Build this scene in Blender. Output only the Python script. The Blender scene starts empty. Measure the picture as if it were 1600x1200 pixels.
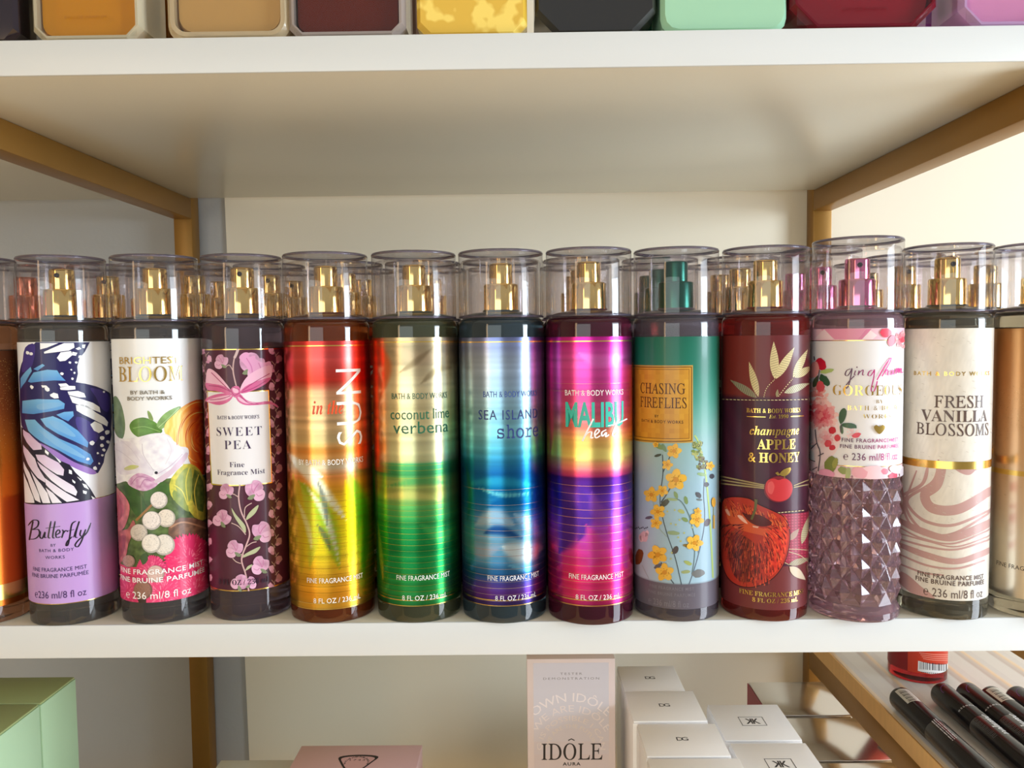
import bpy, bmesh, math, random
import numpy as np
from mathutils import Vector, Matrix
from mathutils.geometry import tessellate_polygon
random.seed(7)
S = bpy.context.scene
C = S.collection
PI = math.pi
# ------------------------------------------------------------------ camera
F = 1260.95                                   # focal length in pixels of the 1600x1200 frame
CP = np.array([0.00506, -0.44632, 0.15956])
PITCH, YAW, ROLL = -0.05651, 0.00956, 0.01155
def _rot(p, y, r):
    cp, sp = math.cos(p), math.sin(p); cy, sy = math.cos(y), math.sin(y); cr, sr = math.cos(r), math.sin(r)
    Rz = np.array([[cy, -sy, 0], [sy, cy, 0], [0, 0, 1]]); Rx = np.array([[1, 0, 0], [0, cp, -sp], [0, sp, cp]])
    Ry = np.array([[cr, 0, sr], [0, 1, 0], [-sr, 0, cr]])
    return Rz @ Rx @ Ry
M = _rot(PITCH, YAW, ROLL)
cam = bpy.data.cameras.new('camera'); cam.sensor_width = 36; cam.lens = F / 1600 * 36; cam.clip_start = 0.01
camo = bpy.data.objects.new('camera', cam); C.objects.link(camo)
rt, fw, up = M[:, 0], M[:, 1], M[:, 2]
camo.matrix_world = Matrix([[rt[0], up[0], -fw[0], CP[0]], [rt[1], up[1], -fw[1], CP[1]], [rt[2], up[2], -fw[2], CP[2]], [0, 0, 0, 1]])
S.camera = camo
# ------------------------------------------------------------------ light and exposure
S.view_settings.view_transform = 'Standard'; S.view_settings.look = 'None'
S.view_settings.gamma = 1; S.view_settings.use_curve_mapping = False
S.view_settings.exposure = -0.45
S.cycles.max_bounces = 28; S.cycles.transmission_bounces = 26; S.cycles.transparent_max_bounces = 96
S.cycles.glossy_bounces = 8; S.cycles.diffuse_bounces = 4
S.cycles.sample_clamp_indirect = 6.0
def lin(c):
    out = []
    for v in c[:3]:
        v = v / 255.0
        out.append(v / 12.92 if v <= 0.04045 else ((v + 0.055) / 1.055) ** 2.4)
    return (out[0], out[1], out[2], 1.0)
world = bpy.data.worlds.new('shop_daylight'); S.world = world; world.use_nodes = True
wn, wl = world.node_tree.nodes, world.node_tree.links
bg = wn['Background']
tc = wn.new('ShaderNodeTexCoord'); sx = wn.new('ShaderNodeSeparateXYZ'); rp = wn.new('ShaderNodeValToRGB')
mr = wn.new('ShaderNodeMapRange'); mr.inputs['From Min'].default_value = -1; mr.inputs['From Max'].default_value = 1
wl.new(tc.outputs['Generated'], sx.inputs[0]); wl.new(sx.outputs['Z'], mr.inputs['Value']); wl.new(mr.outputs[0], rp.inputs[0]); wl.new(rp.outputs[0], bg.inputs[0])
rp.color_ramp.elements[0].position = 0.30; rp.color_ramp.elements[0].color = (0.34, 0.29, 0.23, 1)
rp.color_ramp.elements[1].position = 0.62; rp.color_ramp.elements[1].color = (0.93, 0.96, 1.0, 1)
e = rp.color_ramp.elements.new(0.47); e.color = (0.72, 0.66, 0.57, 1)
bg.inputs[1].default_value = 0.66
def area(name, loc, target, sx_, sy_, power, col):
    l = bpy.data.lights.new(name, 'AREA'); l.shape = 'RECTANGLE'; l.size = sx_; l.size_y = sy_; l.energy = power; l.color = col
    o = bpy.data.objects.new(name, l); o.location = loc; C.objects.link(o)
    o.rotation_euler = (Vector(target) - Vector(loc)).to_track_quat('-Z', 'Y').to_euler()
    return o
area('glass_door_daylight', (1.55, -0.52, -0.12), (0.0, 0.1, -0.12), 0.60, 1.55, 30, (0.82, 0.90, 1.0))
area('cap_streak_light', (1.53, -0.52, 0.28), (0.0, 0.1, 0.10), 0.50, 0.34, 16, (0.70, 0.87, 1.0))  # added light for the blue-white streak on the clear caps
area('front_fill_light', (-0.7, -2.1, 0.10), (0.0, 0.1, -0.05), 1.5, 1.1, 16, (0.86, 0.99, 1.0))  # added cool fill from behind the camera; no shop front is built
area('warm_streak_light', (-1.05, -1.35, 0.25), (-0.1, 0.05, 0.1), 0.13, 1.1, 3.7, (1.0, 0.66, 0.34))  # added light for the thin orange streak of a lit warm object
sun = bpy.data.lights.new('floor_bounce_sun', 'SUN'); sun.energy = 5.2; sun.angle = 0.01; sun.color = (0.93, 1.0, 0.93)  # added sun: its floor bounce warms the underside of the upper board
suno = bpy.data.objects.new('floor_bounce_sun', sun); C.objects.link(suno); suno.rotation_euler = Vector((0.05, 0.72, -1.0)).to_track_quat('-Z', 'Y').to_euler()

# ------------------------------------------------------------------ pixel -> place helpers (for reading sizes off the reference)
def ray(px, py):
    return M @ np.array([(px - 800) / F, 1.0, (600 - py) / F])
def on_axis(px, py, ax, val):
    d = ray(px, py); t = (val - CP[ax]) / d[ax]; return CP + d * t
def on_z(px, py, z): return on_axis(px, py, 2, z)
def on_y(px, py, y): return on_axis(px, py, 1, y)
def on_x(px, py, x): return on_axis(px, py, 0, x)

# ------------------------------------------------------------------ object helpers
def tag(o, label, cat=None, group=None, kind=None):
    o['label'] = label
    if cat: o['category'] = cat
    if group: o['group'] = group
    if kind: o['kind'] = kind
    return o
def thing(name, label, cat, loc=(0, 0, 0), group=None):
    o = bpy.data.objects.new(name, None); o.empty_display_size = 0.01; C.objects.link(o); o.location = loc
    return tag(o, label, cat, group)
def link(name, me, mats, parent=None, smooth=False):
    o = bpy.data.objects.new(name, me); C.objects.link(o)
    for m in (mats if isinstance(mats, (list, tuple)) else [mats]): me.materials.append(m)
    if smooth is True:
        me.polygons.foreach_set('use_smooth', [True] * len(me.polygons))
    elif smooth:
        me.polygons.foreach_set('use_smooth', [True] * len(me.polygons)); me.set_sharp_from_angle(angle=smooth)
    if parent: o.parent = parent
    return o
def bm_obj(name, bm, mats, parent=None, smooth=False):
    me = bpy.data.meshes.new(name); bmesh.ops.recalc_face_normals(bm, faces=bm.faces); bm.to_mesh(me); bm.free()
    return link(name, me, mats, parent, smooth)
def box_bm(x0, x1, y0, y1, z0, z1, bev=0.0, seg=2):
    bm = bmesh.new()
    bmesh.ops.create_cube(bm, size=1, matrix=Matrix.Translation(((x0 + x1) / 2, (y0 + y1) / 2, (z0 + z1) / 2)) @ Matrix.Diagonal((x1 - x0, y1 - y0, z1 - z0, 1)))
    if bev: bmesh.ops.bevel(bm, geom=bm.edges[:], offset=bev, segments=seg, affect='EDGES', profile=0.5)
    return bm
def box(name, x0, x1, y0, y1, z0, z1, mat, parent=None, bev=0.0):
    return bm_obj(name, box_bm(x0, x1, y0, y1, z0, z1, bev), mat, parent, 0.6 if bev else False)
def lathe_bm(prof, seg=96, close=False):
    """prof: list of (r, z); r = 0 makes a pole"""
    bm = bmesh.new(); rings = []
    for r, z in prof:
        if r < 1e-7: rings.append([bm.verts.new((0, 0, z))])
        else: rings.append([bm.verts.new((r * math.cos(2 * PI * i / seg), r * math.sin(2 * PI * i / seg), z)) for i in range(seg)])
    prs = list(zip(rings[:-1], rings[1:]))
    if close: prs.append((rings[-1], rings[0]))
    for a, b in prs:
        for i in range(seg):
            j = (i + 1) % seg
            if len(a) == 1 and len(b) == 1: continue
            if len(a) == 1: bm.faces.new((a[0], b[j], b[i]))
            elif len(b) == 1: bm.faces.new((a[i], a[j], b[0]))
            else: bm.faces.new((a[i], a[j], b[j], b[i]))
    return bm

# ------------------------------------------------------------------ materials
def pmat(name, col=(200, 200, 200), rough=0.5, metal=0.0, spec=0.5, trans=0.0, ior=1.45, coat=0.0, linear=False):
    m = bpy.data.materials.new(name); m.use_nodes = True
    b = m.node_tree.nodes['Principled BSDF']
    b.inputs['Base Color'].default_value = col if linear else lin(col)
    b.inputs['Roughness'].default_value = rough; b.inputs['Metallic'].default_value = metal
    b.inputs['Specular IOR Level'].default_value = spec; b.inputs['Transmission Weight'].default_value = trans
    b.inputs['IOR'].default_value = ior; b.inputs['Coat Weight'].default_value = coat; b.inputs['Coat Roughness'].default_value = 0.05
    return m
def noisy(m, scale=30, amt=0.06, bump=0.0, bscale=None, detail=4, stretch=None):
    """gentle procedural variation of the base colour, optional bump"""
    nt = m.node_tree; b = nt.nodes['Principled BSDF']
    t = nt.nodes.new('ShaderNodeTexCoord'); n = nt.nodes.new('ShaderNodeTexNoise'); n.inputs['Scale'].default_value = scale; n.inputs['Detail'].default_value = detail
    src = t.outputs['Object']
    if stretch:
        mp = nt.nodes.new('ShaderNodeMapping'); mp.inputs['Scale'].default_value = stretch; nt.links.new(src, mp.inputs[0]); src = mp.outputs[0]
    nt.links.new(src, n.inputs['Vector'])
    c = b.inputs['Base Color'].default_value[:]
    mx = nt.nodes.new('ShaderNodeMix'); mx.data_type = 'RGBA'
    mx.inputs['A'].default_value = [v * (1 - amt) for v in c[:3]] + [1]; mx.inputs['B'].default_value = [min(1, v * (1 + amt)) for v in c[:3]] + [1]
    nt.links.new(n.outputs['Fac'], mx.inputs['Factor']); nt.links.new(mx.outputs['Result'], b.inputs['Base Color'])
    if bump:
        n2 = nt.nodes.new('ShaderNodeTexNoise'); n2.inputs['Scale'].default_value = bscale or scale * 4; n2.inputs['Detail'].default_value = 3
        nt.links.new(src, n2.inputs['Vector'])
        bp = nt.nodes.new('ShaderNodeBump'); bp.inputs['Strength'].default_value = bump; bp.inputs['Distance'].default_value = 0.001
        nt.links.new(n2.outputs['Fac'], bp.inputs['Height']); nt.links.new(bp.outputs[0], b.inputs['Normal'])
    return m
def attr_mat(name, rough=0.35, metal=0.0, spec=0.5, coat=0.0):
    m = pmat(name, rough=rough, metal=metal, spec=spec, coat=coat); nt = m.node_tree
    a = nt.nodes.new('ShaderNodeVertexColor'); a.layer_name = 'Col'
    nt.links.new(a.outputs['Color'], nt.nodes['Principled BSDF'].inputs['Base Color'])
    return m
WHITE = noisy(pmat('white_laminate_warm_bounce', (224, 218, 200), 0.26, spec=0.5), 8, 0.015)  # cream tint puts the underside's warm bounce light into the colour
WHITE_FRONT = noisy(pmat('white_laminate_cool_front', (216, 219, 220), 0.32, spec=0.4), 8, 0.015)  # same white board, coloured cooler for its daylit front face
WALL = noisy(pmat('grey_wall_paint', (180, 180, 180), 0.85, spec=0.2), 5, 0.03, 0.25, 160)
PANEL = noisy(pmat('smooth_cream_wall', (236, 226, 206), 0.7, spec=0.25), 4, 0.02, 0.06, 90)
GOLDP = noisy(pmat('gold_painted_metal', (150, 108, 46), 0.40, metal=0.45), 14, 0.10, 0.05, 200)
INK = attr_mat('printed_paper_label', 0.38, spec=0.4, coat=0.15)
FOIL = attr_mat('printed_foil_label', 0.27, metal=0.92)
GFOIL = pmat('gold_foil_print', (236, 200, 110), 0.22, metal=1.0)
PUMPG = pmat('polished_gold_pump', (240, 205, 130), 0.09, metal=1.0)
PUMPC = pmat('copper_pump', (228, 140, 108), 0.13, metal=1.0)
PUMPP = pmat('pink_metal_pump', (222, 130, 165), 0.11, metal=1.0)
PUMPE = pmat('dark_green_metal_pump', (38, 92, 78), 0.28, metal=0.85)
DARK = pmat('dark_nozzle', (40, 34, 34), 0.4)
def clear_plastic(name, tint, ior=1.46, rough=0.0, edge=0.70):
    m = bpy.data.materials.new(name); m.use_nodes = True; nt = m.node_tree; nt.nodes.clear()
    o = nt.nodes.new('ShaderNodeOutputMaterial'); mix = nt.nodes.new('ShaderNodeMixShader')
    tr = nt.nodes.new('ShaderNodeBsdfTransparent'); gl = nt.nodes.new('ShaderNodeBsdfGlossy'); gl.inputs['Roughness'].default_value = 0.015 + rough
    f0 = ((ior - 1) / (ior + 1)) ** 2                    # thin wall: the same reflectance from both sides
    lf = nt.nodes.new('ShaderNodeLayerWeight'); lf.inputs['Blend'].default_value = 0.5
    pw = nt.nodes.new('ShaderNodeMath'); pw.operation = 'POWER'; pw.inputs[1].default_value = 5.0; nt.links.new(lf.outputs['Facing'], pw.inputs[0])
    fr = nt.nodes.new('ShaderNodeMapRange'); fr.inputs['To Min'].default_value = f0; fr.inputs['To Max'].default_value = 0.75; nt.links.new(pw.outputs[0], fr.inputs['Value'])
    lw = nt.nodes.new('ShaderNodeLayerWeight'); lw.inputs['Blend'].default_value = 0.28
    rmp = nt.nodes.new('ShaderNodeMix'); rmp.data_type = 'RGBA'
    rmp.inputs['A'].default_value = tint; rmp.inputs['B'].default_value = tuple(v * edge for v in tint[:3]) + (1,)
    nt.links.new(lw.outputs['Facing'], rmp.inputs['Factor']); nt.links.new(rmp.outputs['Result'], tr.inputs['Color'])
    nt.links.new(fr.outputs[0], mix.inputs[0]); nt.links.new(tr.outputs[0], mix.inputs[1]); nt.links.new(gl.outputs[0], mix.inputs[2]); nt.links.new(mix.outputs[0], o.inputs[0])
    return m
CAPI = clear_plastic('clear_cap_inner_plastic', (1.0, 0.995, 0.998, 1), 1.15, edge=0.97)
CAPM = clear_plastic('clear_cap_plastic', (0.975, 0.962, 0.972, 1), 1.62)
RIMM = pmat('clear_cap_rim_plastic', (150, 142, 162), 0.05, trans=.8, ior=1.49)
def liquid(name, col):
    return pmat(name, col, 0.02, trans=0.86, ior=1.52)

# ------------------------------------------------------------------ printed artwork
INKI, FOILI, GOLDI = 0, 1, 2
_fonts = {}
def styled(s, font):
    if font == 'sans': return s
    U, l, dg = {'serif': (0x1D400, 0x1D41A, 0x1D7CE), 'thin': (0x1D434, 0x1D44E, None), 'italic': (0x1D468, 0x1D482, 0x1D7CE), 'mono': (0x1D670, 0x1D68A, 0x1D7F6)}[font]
    r = ''
    for ch in s:
        if 'A' <= ch <= 'Z': r += chr(U + ord(ch) - 65)
        elif ch == 'h' and font == 'thin': r += 'ℎ'
        elif 'a' <= ch <= 'z': r += chr(l + ord(ch) - 97)
        elif '0' <= ch <= '9' and dg: r += chr(dg + ord(ch) - 48)
        else: r += ch
    return r
_tcache = {}
def text_mesh(s, font='sans', sp=1.0, off=0.0):
    key = (s, font, sp, off)
    if key in _tcache: return _tcache[key]
    c = bpy.data.curves.new('t', 'FONT'); c.body = styled(s, font); c.size = 1; c.resolution_u = 2; c.space_character = sp; c.offset = off
    if font == 'thin': c.shear = -0.25
    o = bpy.data.objects.new('t', c); C.objects.link(o)
    bpy.context.view_layer.update()
    me = bpy.data.meshes.new_from_object(o.evaluated_get(bpy.context.evaluated_depsgraph_get()))
    v = [(p.co.x, p.co.y) for p in me.vertices]; f = [tuple(p.vertices) for p in me.polygons]
    bpy.data.objects.remove(o); bpy.data.curves.remove(c); bpy.data.meshes.remove(me)
    _tcache[key] = (v, f); return v, f
CAPH = {'sans': 0.70, 'serif': 0.676, 'thin': 0.653, 'italic': 0.669, 'mono': 0.60}
def smooth_line(pts, n=6, closed=False):
    P = [np.array(p, float) for p in pts]
    if len(P) < 3: return P
    out = []; m = len(P)
    for i in range(m if closed else m - 1):
        p0 = P[(i - 1) % m] if closed or i > 0 else P[0]; p1 = P[i]; p2 = P[(i + 1) % m]
        p3 = P[(i + 2) % m] if closed or i + 2 < m else P[-1]
        for k in range(n):
            t = k / n
            out.append(0.5 * ((2 * p1) + (-p0 + p2) * t + (2 * p0 - 5 * p1 + 4 * p2 - p3) * t * t + (-p0 + 3 * p1 - 3 * p2 + p3) * t ** 3))
    if not closed: out.append(P[-1])
    return out
class Art:
    """flat printed shapes in a (u, v, layer) space, later wrapped on a surface"""
    def __init__(s, pxmap, mpp):
        s.bm = bmesh.new(); s.col = s.bm.loops.layers.float_color.new('Col'); s.px = pxmap; s.mpp = mpp; s.layer = 1; s.fine = 0
        s.off = (0, 0, 1.0)
    def zoom(s, x0, y0, sc): s.off = (x0, y0, sc)
    def P(s, p): return s.px(s.off[0] + p[0] / s.off[2], s.off[1] + p[1] / s.off[2])
    def up(s, n=1): s.layer += n
    def _faces(s, vs, fs, col, mat):
        bv = [s.bm.verts.new((v[0], v[1], s.layer)) for v in vs]
        call = callable(col); lc = None if call else lin(col)
        nf = []
        for f in fs:
            try: fa = s.bm.faces.new([bv[i] for i in f])
            except ValueError: continue
            fa.material_index = mat; nf.append(fa)
        if s.fine and call:
            us = [v[0] for v in vs]; ws = [v[1] for v in vs]
            for ax, lo, hi in ((0, min(us), max(us)), (1, min(ws), max(ws))):
                k = math.floor(lo / s.fine) + 1
                while k * s.fine < hi:
                    co = [0, 0, 0]; no = [0, 0, 0]; co[ax] = k * s.fine; no[ax] = 1
                    nf = [f for f in nf if f.is_valid]
                    r = bmesh.ops.bisect_plane(s.bm, geom=nf + list({e for f in nf for e in f.edges}) + list({v for f in nf for v in f.verts}), plane_co=co, plane_no=no, dist=1e-8)
                    nf = [g for g in r['geom'] if isinstance(g, bmesh.types.BMFace)]; k += 1
        for fa in nf:
            for lp in fa.loops: lp[s.col] = lin(col(lp.vert.co.x, lp.vert.co.y)) if call else lc
    def poly(s, pts, col, mat=INKI, px=True, sm=0, up=True):
        if sm: pts = smooth_line(pts, sm, True)
        q = [s.P(p) if px else p for p in pts]
        tri = tessellate_polygon([[Vector((p[0], p[1], 0)) for p in q]])
        s._faces(q, tri, col, mat)
        if up: s.up()
    def blob(s, x, y, rx, ry=None, col=(255, 255, 255), mat=INKI, n=14, rot=0.0, jit=0.0, up=True):
        ry = ry or rx; c, si = math.cos(rot), math.sin(rot); pts = []
        for k in range(n):
            a = 2 * PI * k / n; j = 1 + random.uniform(-jit, jit)
            dx, dy = rx * j * math.cos(a), ry * j * math.sin(a); pts.append((x + dx * c - dy * si, y + dx * si + dy * c))
        s.poly(pts, col, mat, up=up)
    def stroke(s, pts, w, col, mat=INKI, sm=5, px=True, up=True, w1=None, prof=None):
        L = smooth_line(pts, sm) if sm else [np.array(p, float) for p in pts]
        n = len(L); vs = []; fs = []
        for i, p in enumerate(L):
            t = L[min(i + 1, n - 1)] - L[max(i - 1, 0)]; ln = math.hypot(*t) or 1; nx, ny = -t[1] / ln, t[0] / ln
            f = i / max(1, n - 1); ww = w if w1 is None else w + (w1 - w) * f
            if prof: ww = w * prof(f, t / ln)
            for sg in (-1, 1):
                q = (p[0] + sg * nx * ww / 2, p[1] + sg * ny * ww / 2); vs.append(s.P(q) if px else q)
        for i in range(n - 1): fs.append((2 * i, 2 * i + 1, 2 * i + 3, 2 * i + 2))
        s._faces(vs, fs, col, mat)
        if up: s.up()
    def rect(s, u0, u1, v0, v1, col, mat=INKI, up=True):
        s._faces([(u0, v0), (u1, v0), (u1, v1), (u0, v1)], [(0, 1, 2, 3)], col, mat)
        if up: s.up()
    def text(s, txt, x, y, h, col, font='sans', mat=INKI, w=None, al='C', sp=1.0, rot=0.0, off=0.0, up=True, arc=None):
        """x, y: anchor (baseline) ; h cap height, w full width, in reference pixels"""
        v, f = text_mesh(txt, font, sp, off)
        if not v: return
        x0 = min(p[0] for p in v); x1 = max(p[0] for p in v)
        k = s.mpp / s.off[2]; sy = h * k / CAPH[font]; sx = (w * k / (x1 - x0)) if w else sy
        u0, v0 = s.P((x, y)); a = {'L': x0, 'C': (x0 + x1) / 2, 'R': x1}[al]; c, si = math.cos(rot), math.sin(rot)
        q = []
        for p in v:
            X, Y = (p[0] - a) * sx, p[1] * sy
            if arc:                                     # lettering on a ring of radius arc (pixels)
                r = arc * k; an = X / r; q.append((u0 + (r + Y) * math.sin(an), v0 + (r + Y) * math.cos(an)))
            else: q.append((u0 + X * c - Y * si, v0 + X * si + Y * c))
        s._faces(q, f, col, mat)
        if up: s.up()
    def cut(s, step, u0, u1):
        n = int(round((u1 - u0) / step))
        for i in range(n + 1):
            u = u0 + i * step
            bmesh.ops.bisect_plane(s.bm, geom=s.bm.verts[:] + s.bm.edges[:] + s.bm.faces[:], plane_co=(u, 0, 0), plane_no=(1, 0, 0), dist=1e-8)
LSTEP = 8e-6
def ramp(stops):
    stops = sorted(stops)
    def f(t):
        if t <= stops[0][0]: return stops[0][1]
        for (a, ca), (b, cb) in zip(stops[:-1], stops[1:]):
            if t <= b:
                k = (t - a) / (b - a); return tuple(ca[i] + (cb[i] - ca[i]) * k for i in range(3))
        return stops[-1][1]
    return f
from mathutils import noise as mnoise
def nz(u, v, sc=300.0, seed=0.0): return mnoise.noise(Vector((u * sc, v * sc, seed)))
def paint(c0, c1, sc=260.0, seed=0.0, bias=.5, st=1.0):
    """brushy printed colour between c0 and c1"""
    return lambda u, v: mixc(c0, c1, bias + .8 * nz(u, v * st, sc, seed) + .35 * nz(u, v, sc * 3, seed + 5))
def mixc(a, b, t):
    t = max(0.0, min(1.0, t)); return tuple(a[i] + (b[i] - a[i]) * t for i in range(3))

# ------------------------------------------------------------------ mist bottles
ZL0, ZL1 = 0.0135, 0.1580
CAP0, CAPT = 0.1713, 0.2087
def body_mesh(R):
    pr = [(0, 0.0012), (R * 0.55, 0.0012), (R - 0.0011, 0.0), (R - 0.0005, 0.0002), (R - 0.0001, 0.0007), (R, 0.0014), (R, 0.0045)]
    pr += [(R, 0.02 + 0.0142 * i) for i in range(10)]
    pr += [(R, 0.1665), (R - 0.0002, 0.1682), (R - 0.0009, 0.1698), (R - 0.0020, 0.1708), (R - 0.0028, 0.1712), (R - 0.0030, 0.1722), (R - 0.0042, 0.1732), (R * 0.66, 0.1742), (0.0120, 0.1747), (0.0108, 0.1751), (0.0105, 0.1758), (0, 0.1758)]
    return lathe_bm(pr, 96)
def cap_mesh(R, top):
    r = R - 0.0002; w = 0.0013
    pr = [(r, CAP0), (r, CAP0 + 0.012), (r, top - 0.0012), (r - 0.0003, top - 0.0004), (r - 0.0010, top), (r * 0.5, top), (0, top)]
    bm = lathe_bm(pr, 96); 
    pi = [(r - w, CAP0 + 0.0002), (r - w, top - 0.0060), (r - w - 0.0008, top - 0.0048), (r - w - 0.0022, top - 0.0044), (r * 0.5, top - 0.0044), (0, top - 0.0044)]
    b2 = lathe_bm(pi, 96); me = bpy.data.meshes.new('x')
    for f in b2.faces: f.material_index = 1
    b2.to_mesh(me); b2.free(); bm.from_mesh(me); bpy.data.meshes.remove(me)
    return bm
def ring_bm(r0, r1, z0, z1):
    return lathe_bm([(r0, z0), (r1, z0), (r1 + 0.0001, (z0 + z1) / 2), (r1, z1), (r0, z1)], 96, True)
def collar_mesh():
    return lathe_bm([(0.0095, 0.1756), (0.00985, 0.1757), (0.00985, 0.1898), (0.0096, 0.1904), (0.0090, 0.1907), (0.0068, 0.1907)], 64)
def head_mesh():
    return lathe_bm([(0.0064, 0.1903), (0.0067, 0.1907), (0.0067, 0.2010), (0.0065, 0.2019), (0.0060, 0.2023), (0.0045, 0.2021), (0, 0.2020)], 64)
def nozzle_bm(ang):
    bm = lathe_bm([(0, 0.00035), (0.0006, 0.0004), (0.00085, 0.0008), (0.0013, 0.0009), (0.0014, 0.0004), (0.0014, -0.001)], 24)
    bm.transform(Matrix.Rotation(ang, 4, 'Z') @ Matrix.Translation((0, -0.0067, 0.1985)) @ Matrix.Rotation(PI / 2, 4, 'X'))
    return bm
class Label:
    """wrap label on a bottle of radius R standing at X, Y"""
    NS = 144
    def __init__(s, X, Y, R, z0, z1, basecol, nz=60, basemat=INKI, full=True):
        s.X, s.Y, s.R = X, Y, R + 0.00018; s.z0, s.z1 = z0, z1
        s.art = Art(s.px, 0.4478 / F * 1.0 + (Y - 0.0237) / F); s.base = basecol; s.nz = nz; s.basemat = basemat; s.soft = []
    def px(s, x, y):
        d = ray(x, y); ox, oy = CP[0] - s.X, CP[1] - s.Y
        a = d[0] ** 2 + d[1] ** 2; b = ox * d[0] + oy * d[1]; c = ox * ox + oy * oy - s.R ** 2
        q = b * b - a * c
        if q > 0: t = (-b - math.sqrt(q)) / a
        else: t = -b / a
        p = CP + d * t; an = math.atan2(p[0] - s.X, -(p[1] - s.Y)); return (an * s.R, p[2])
    def v(s, x, y): return s.px(x, y)[1]
    def softs(s, lst, k=.85):
        a = s.art
        for pts, w, c in lst: s.soft.append(([a.P(p) for p in smooth_line(pts, 10)], w * s.art.mpp / a.off[2], c, k))
    def band(s, v0, v1, col=(0, 0, 0), mat=GOLDI):
        s.art.rect(-PI * s.R * 0.999, PI * s.R * 0.999, v0, v1, col, mat)
    def build(s, parent, mats):
        n = s.NS; st = 2 * PI * s.R / n; a = s.art
        for vv, nn in ((s.z0, -1), (s.z1, 1)):              # the print ends where the label ends
            bmesh.ops.bisect_plane(a.bm, geom=a.bm.verts[:] + a.bm.edges[:] + a.bm.faces[:], plane_co=(0, vv, 0), plane_no=(0, nn, 0), clear_outer=True)
        a.cut(st, -PI * s.R, PI * s.R)
        bm = a.bm; colr = a.col
        # base sheet
        rows = []
        for j in range(s.nz + 1):
            v = s.z0 + (s.z1 - s.z0) * j / s.nz
            rows.append([bm.verts.new(((i - n // 2) * st, v, 0)) for i in range(n + 1)])
        fine = s.base
        srgb = np.array([[fine(vv.co.x, vv.co.y) for vv in rw] for rw in rows], float)
        if s.soft:
            U, V = np.meshgrid((np.arange(n + 1) - n // 2) * st, s.z0 + (s.z1 - s.z0) * np.arange(s.nz + 1) / s.nz)
            for pts, w, c, k in s.soft:
                al = np.zeros_like(U); m = len(pts)
                for i, p in enumerate(pts):
                    f = i / (m - 1); hw = max(w * .5 * math.sin(PI * min(.97, max(.05, f))), w * .06)
                    al = np.maximum(al, np.clip(1.35 - np.hypot(U - p[0], V - p[1]) / hw, 0, 1))
                al = (al * al * (3 - 2 * al) * k)[..., None]; srgb = srgb * (1 - al) + np.array(c, float) * al
        srgb = np.clip(srgb, 0, 255) / 255.0
        lnr = np.where(srgb <= 0.04045, srgb / 12.92, ((srgb + 0.055) / 1.055) ** 2.4)
        cc = [[(float(q[0]), float(q[1]), float(q[2]), 1.0) for q in rw] for rw in lnr]
        for j in range(s.nz):
            for i in range(n):
                f = bm.faces.new((rows[j][i], rows[j][i + 1], rows[j + 1][i + 1], rows[j + 1][i])); f.material_index = s.basemat
                for lp, c in zip(f.loops, (cc[j][i], cc[j][i + 1], cc[j + 1][i + 1], cc[j + 1][i])): lp[colr] = c
        # keep every face turned outward before wrapping
        bm.normal_update()
        fl = [f for f in bm.faces if f.normal.z < 0]
        if fl: bmesh.ops.reverse_faces(bm, faces=fl)
        no = []
        for v in bm.verts:
            an = v.co.x / s.R; r = s.R + v.co.z * LSTEP; sn, cs = math.sin(an), math.cos(an)
            v.co = Vector((r * sn, -r * cs, v.co.y)); no.append((sn, -cs, 0))
        me = bpy.data.meshes.new('label'); bm.to_mesh(me); bm.free()
        o = link('label', me, mats, parent, True)
        me.normals_split_custom_set_from_vertices(no)
        return o
_pump = {}
def make_bottle(X, Y, R, label, group, tint, pump, lab=None, top=CAPT, noz=0.0, rimtint=None, body=None):
    t = thing('mist_bottle', label, 'bottle', (X, Y, 0), group)
    bm = body or body_mesh(R)
    bm_obj('bottle_body', bm, tint, t, 0.12 if body else 0.5)
    cap = bm_obj('cap', cap_mesh(R, top), [CAPM, CAPI], t, 0.5)
    r = R - 0.0002
    bm_obj('cap_rim', lathe_bm([(r + 0.00005, top - 0.0014), (r + 0.0001, top - 0.0009), (r - 0.0002, top - 0.0001), (r - 0.0010, top + 0.0002), (r - 0.0016, top + 0.0001), (r - 0.0014, top - 0.0009)], 96, True), RIMM, cap, True)
    bm_obj('cap_lip', lathe_bm([(r - 0.0014, CAP0), (r + 0.0001, CAP0), (r + 0.00015, CAP0 + 0.0008), (r + 0.00005, CAP0 + 0.0013), (r - 0.0014, CAP0 + 0.0010)], 96, True), RIMM, cap, True)
    if 'c' not in _pump:
        for k, f in (('c', collar_mesh), ('h', head_mesh)):
            m = bpy.data.meshes.new('pump'); b = f(); bmesh.ops.recalc_face_normals(b, faces=b.faces); b.to_mesh(m); b.free(); _pump[k] = m
    key = pump.name
    if key not in _pump: _pump[key] = (_pump['c'].copy(), _pump['h'].copy()); 
    for nm, me in zip(('pump_collar', 'pump_head'), _pump[key]):
        if not len(me.materials):
            o = link(nm, me, pump, t, 0.5)
        else:
            o = bpy.data.objects.new(nm, me); C.objects.link(o); o.parent = t
        if nm == 'pump_head': h = o
    bm_obj('nozzle', nozzle_bm(noz), DARK, h, 0.5)
    if lab: lab.build(t, [INK, FOIL, GFOIL])
    return t
def copy_tree(o, parent=None, skip=()):
    c = o.copy(); C.objects.link(c); c.parent = parent
    for ch in o.children:
        if ch.name.split('.')[0] not in skip: copy_tree(ch, c, skip)
    return c
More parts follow.
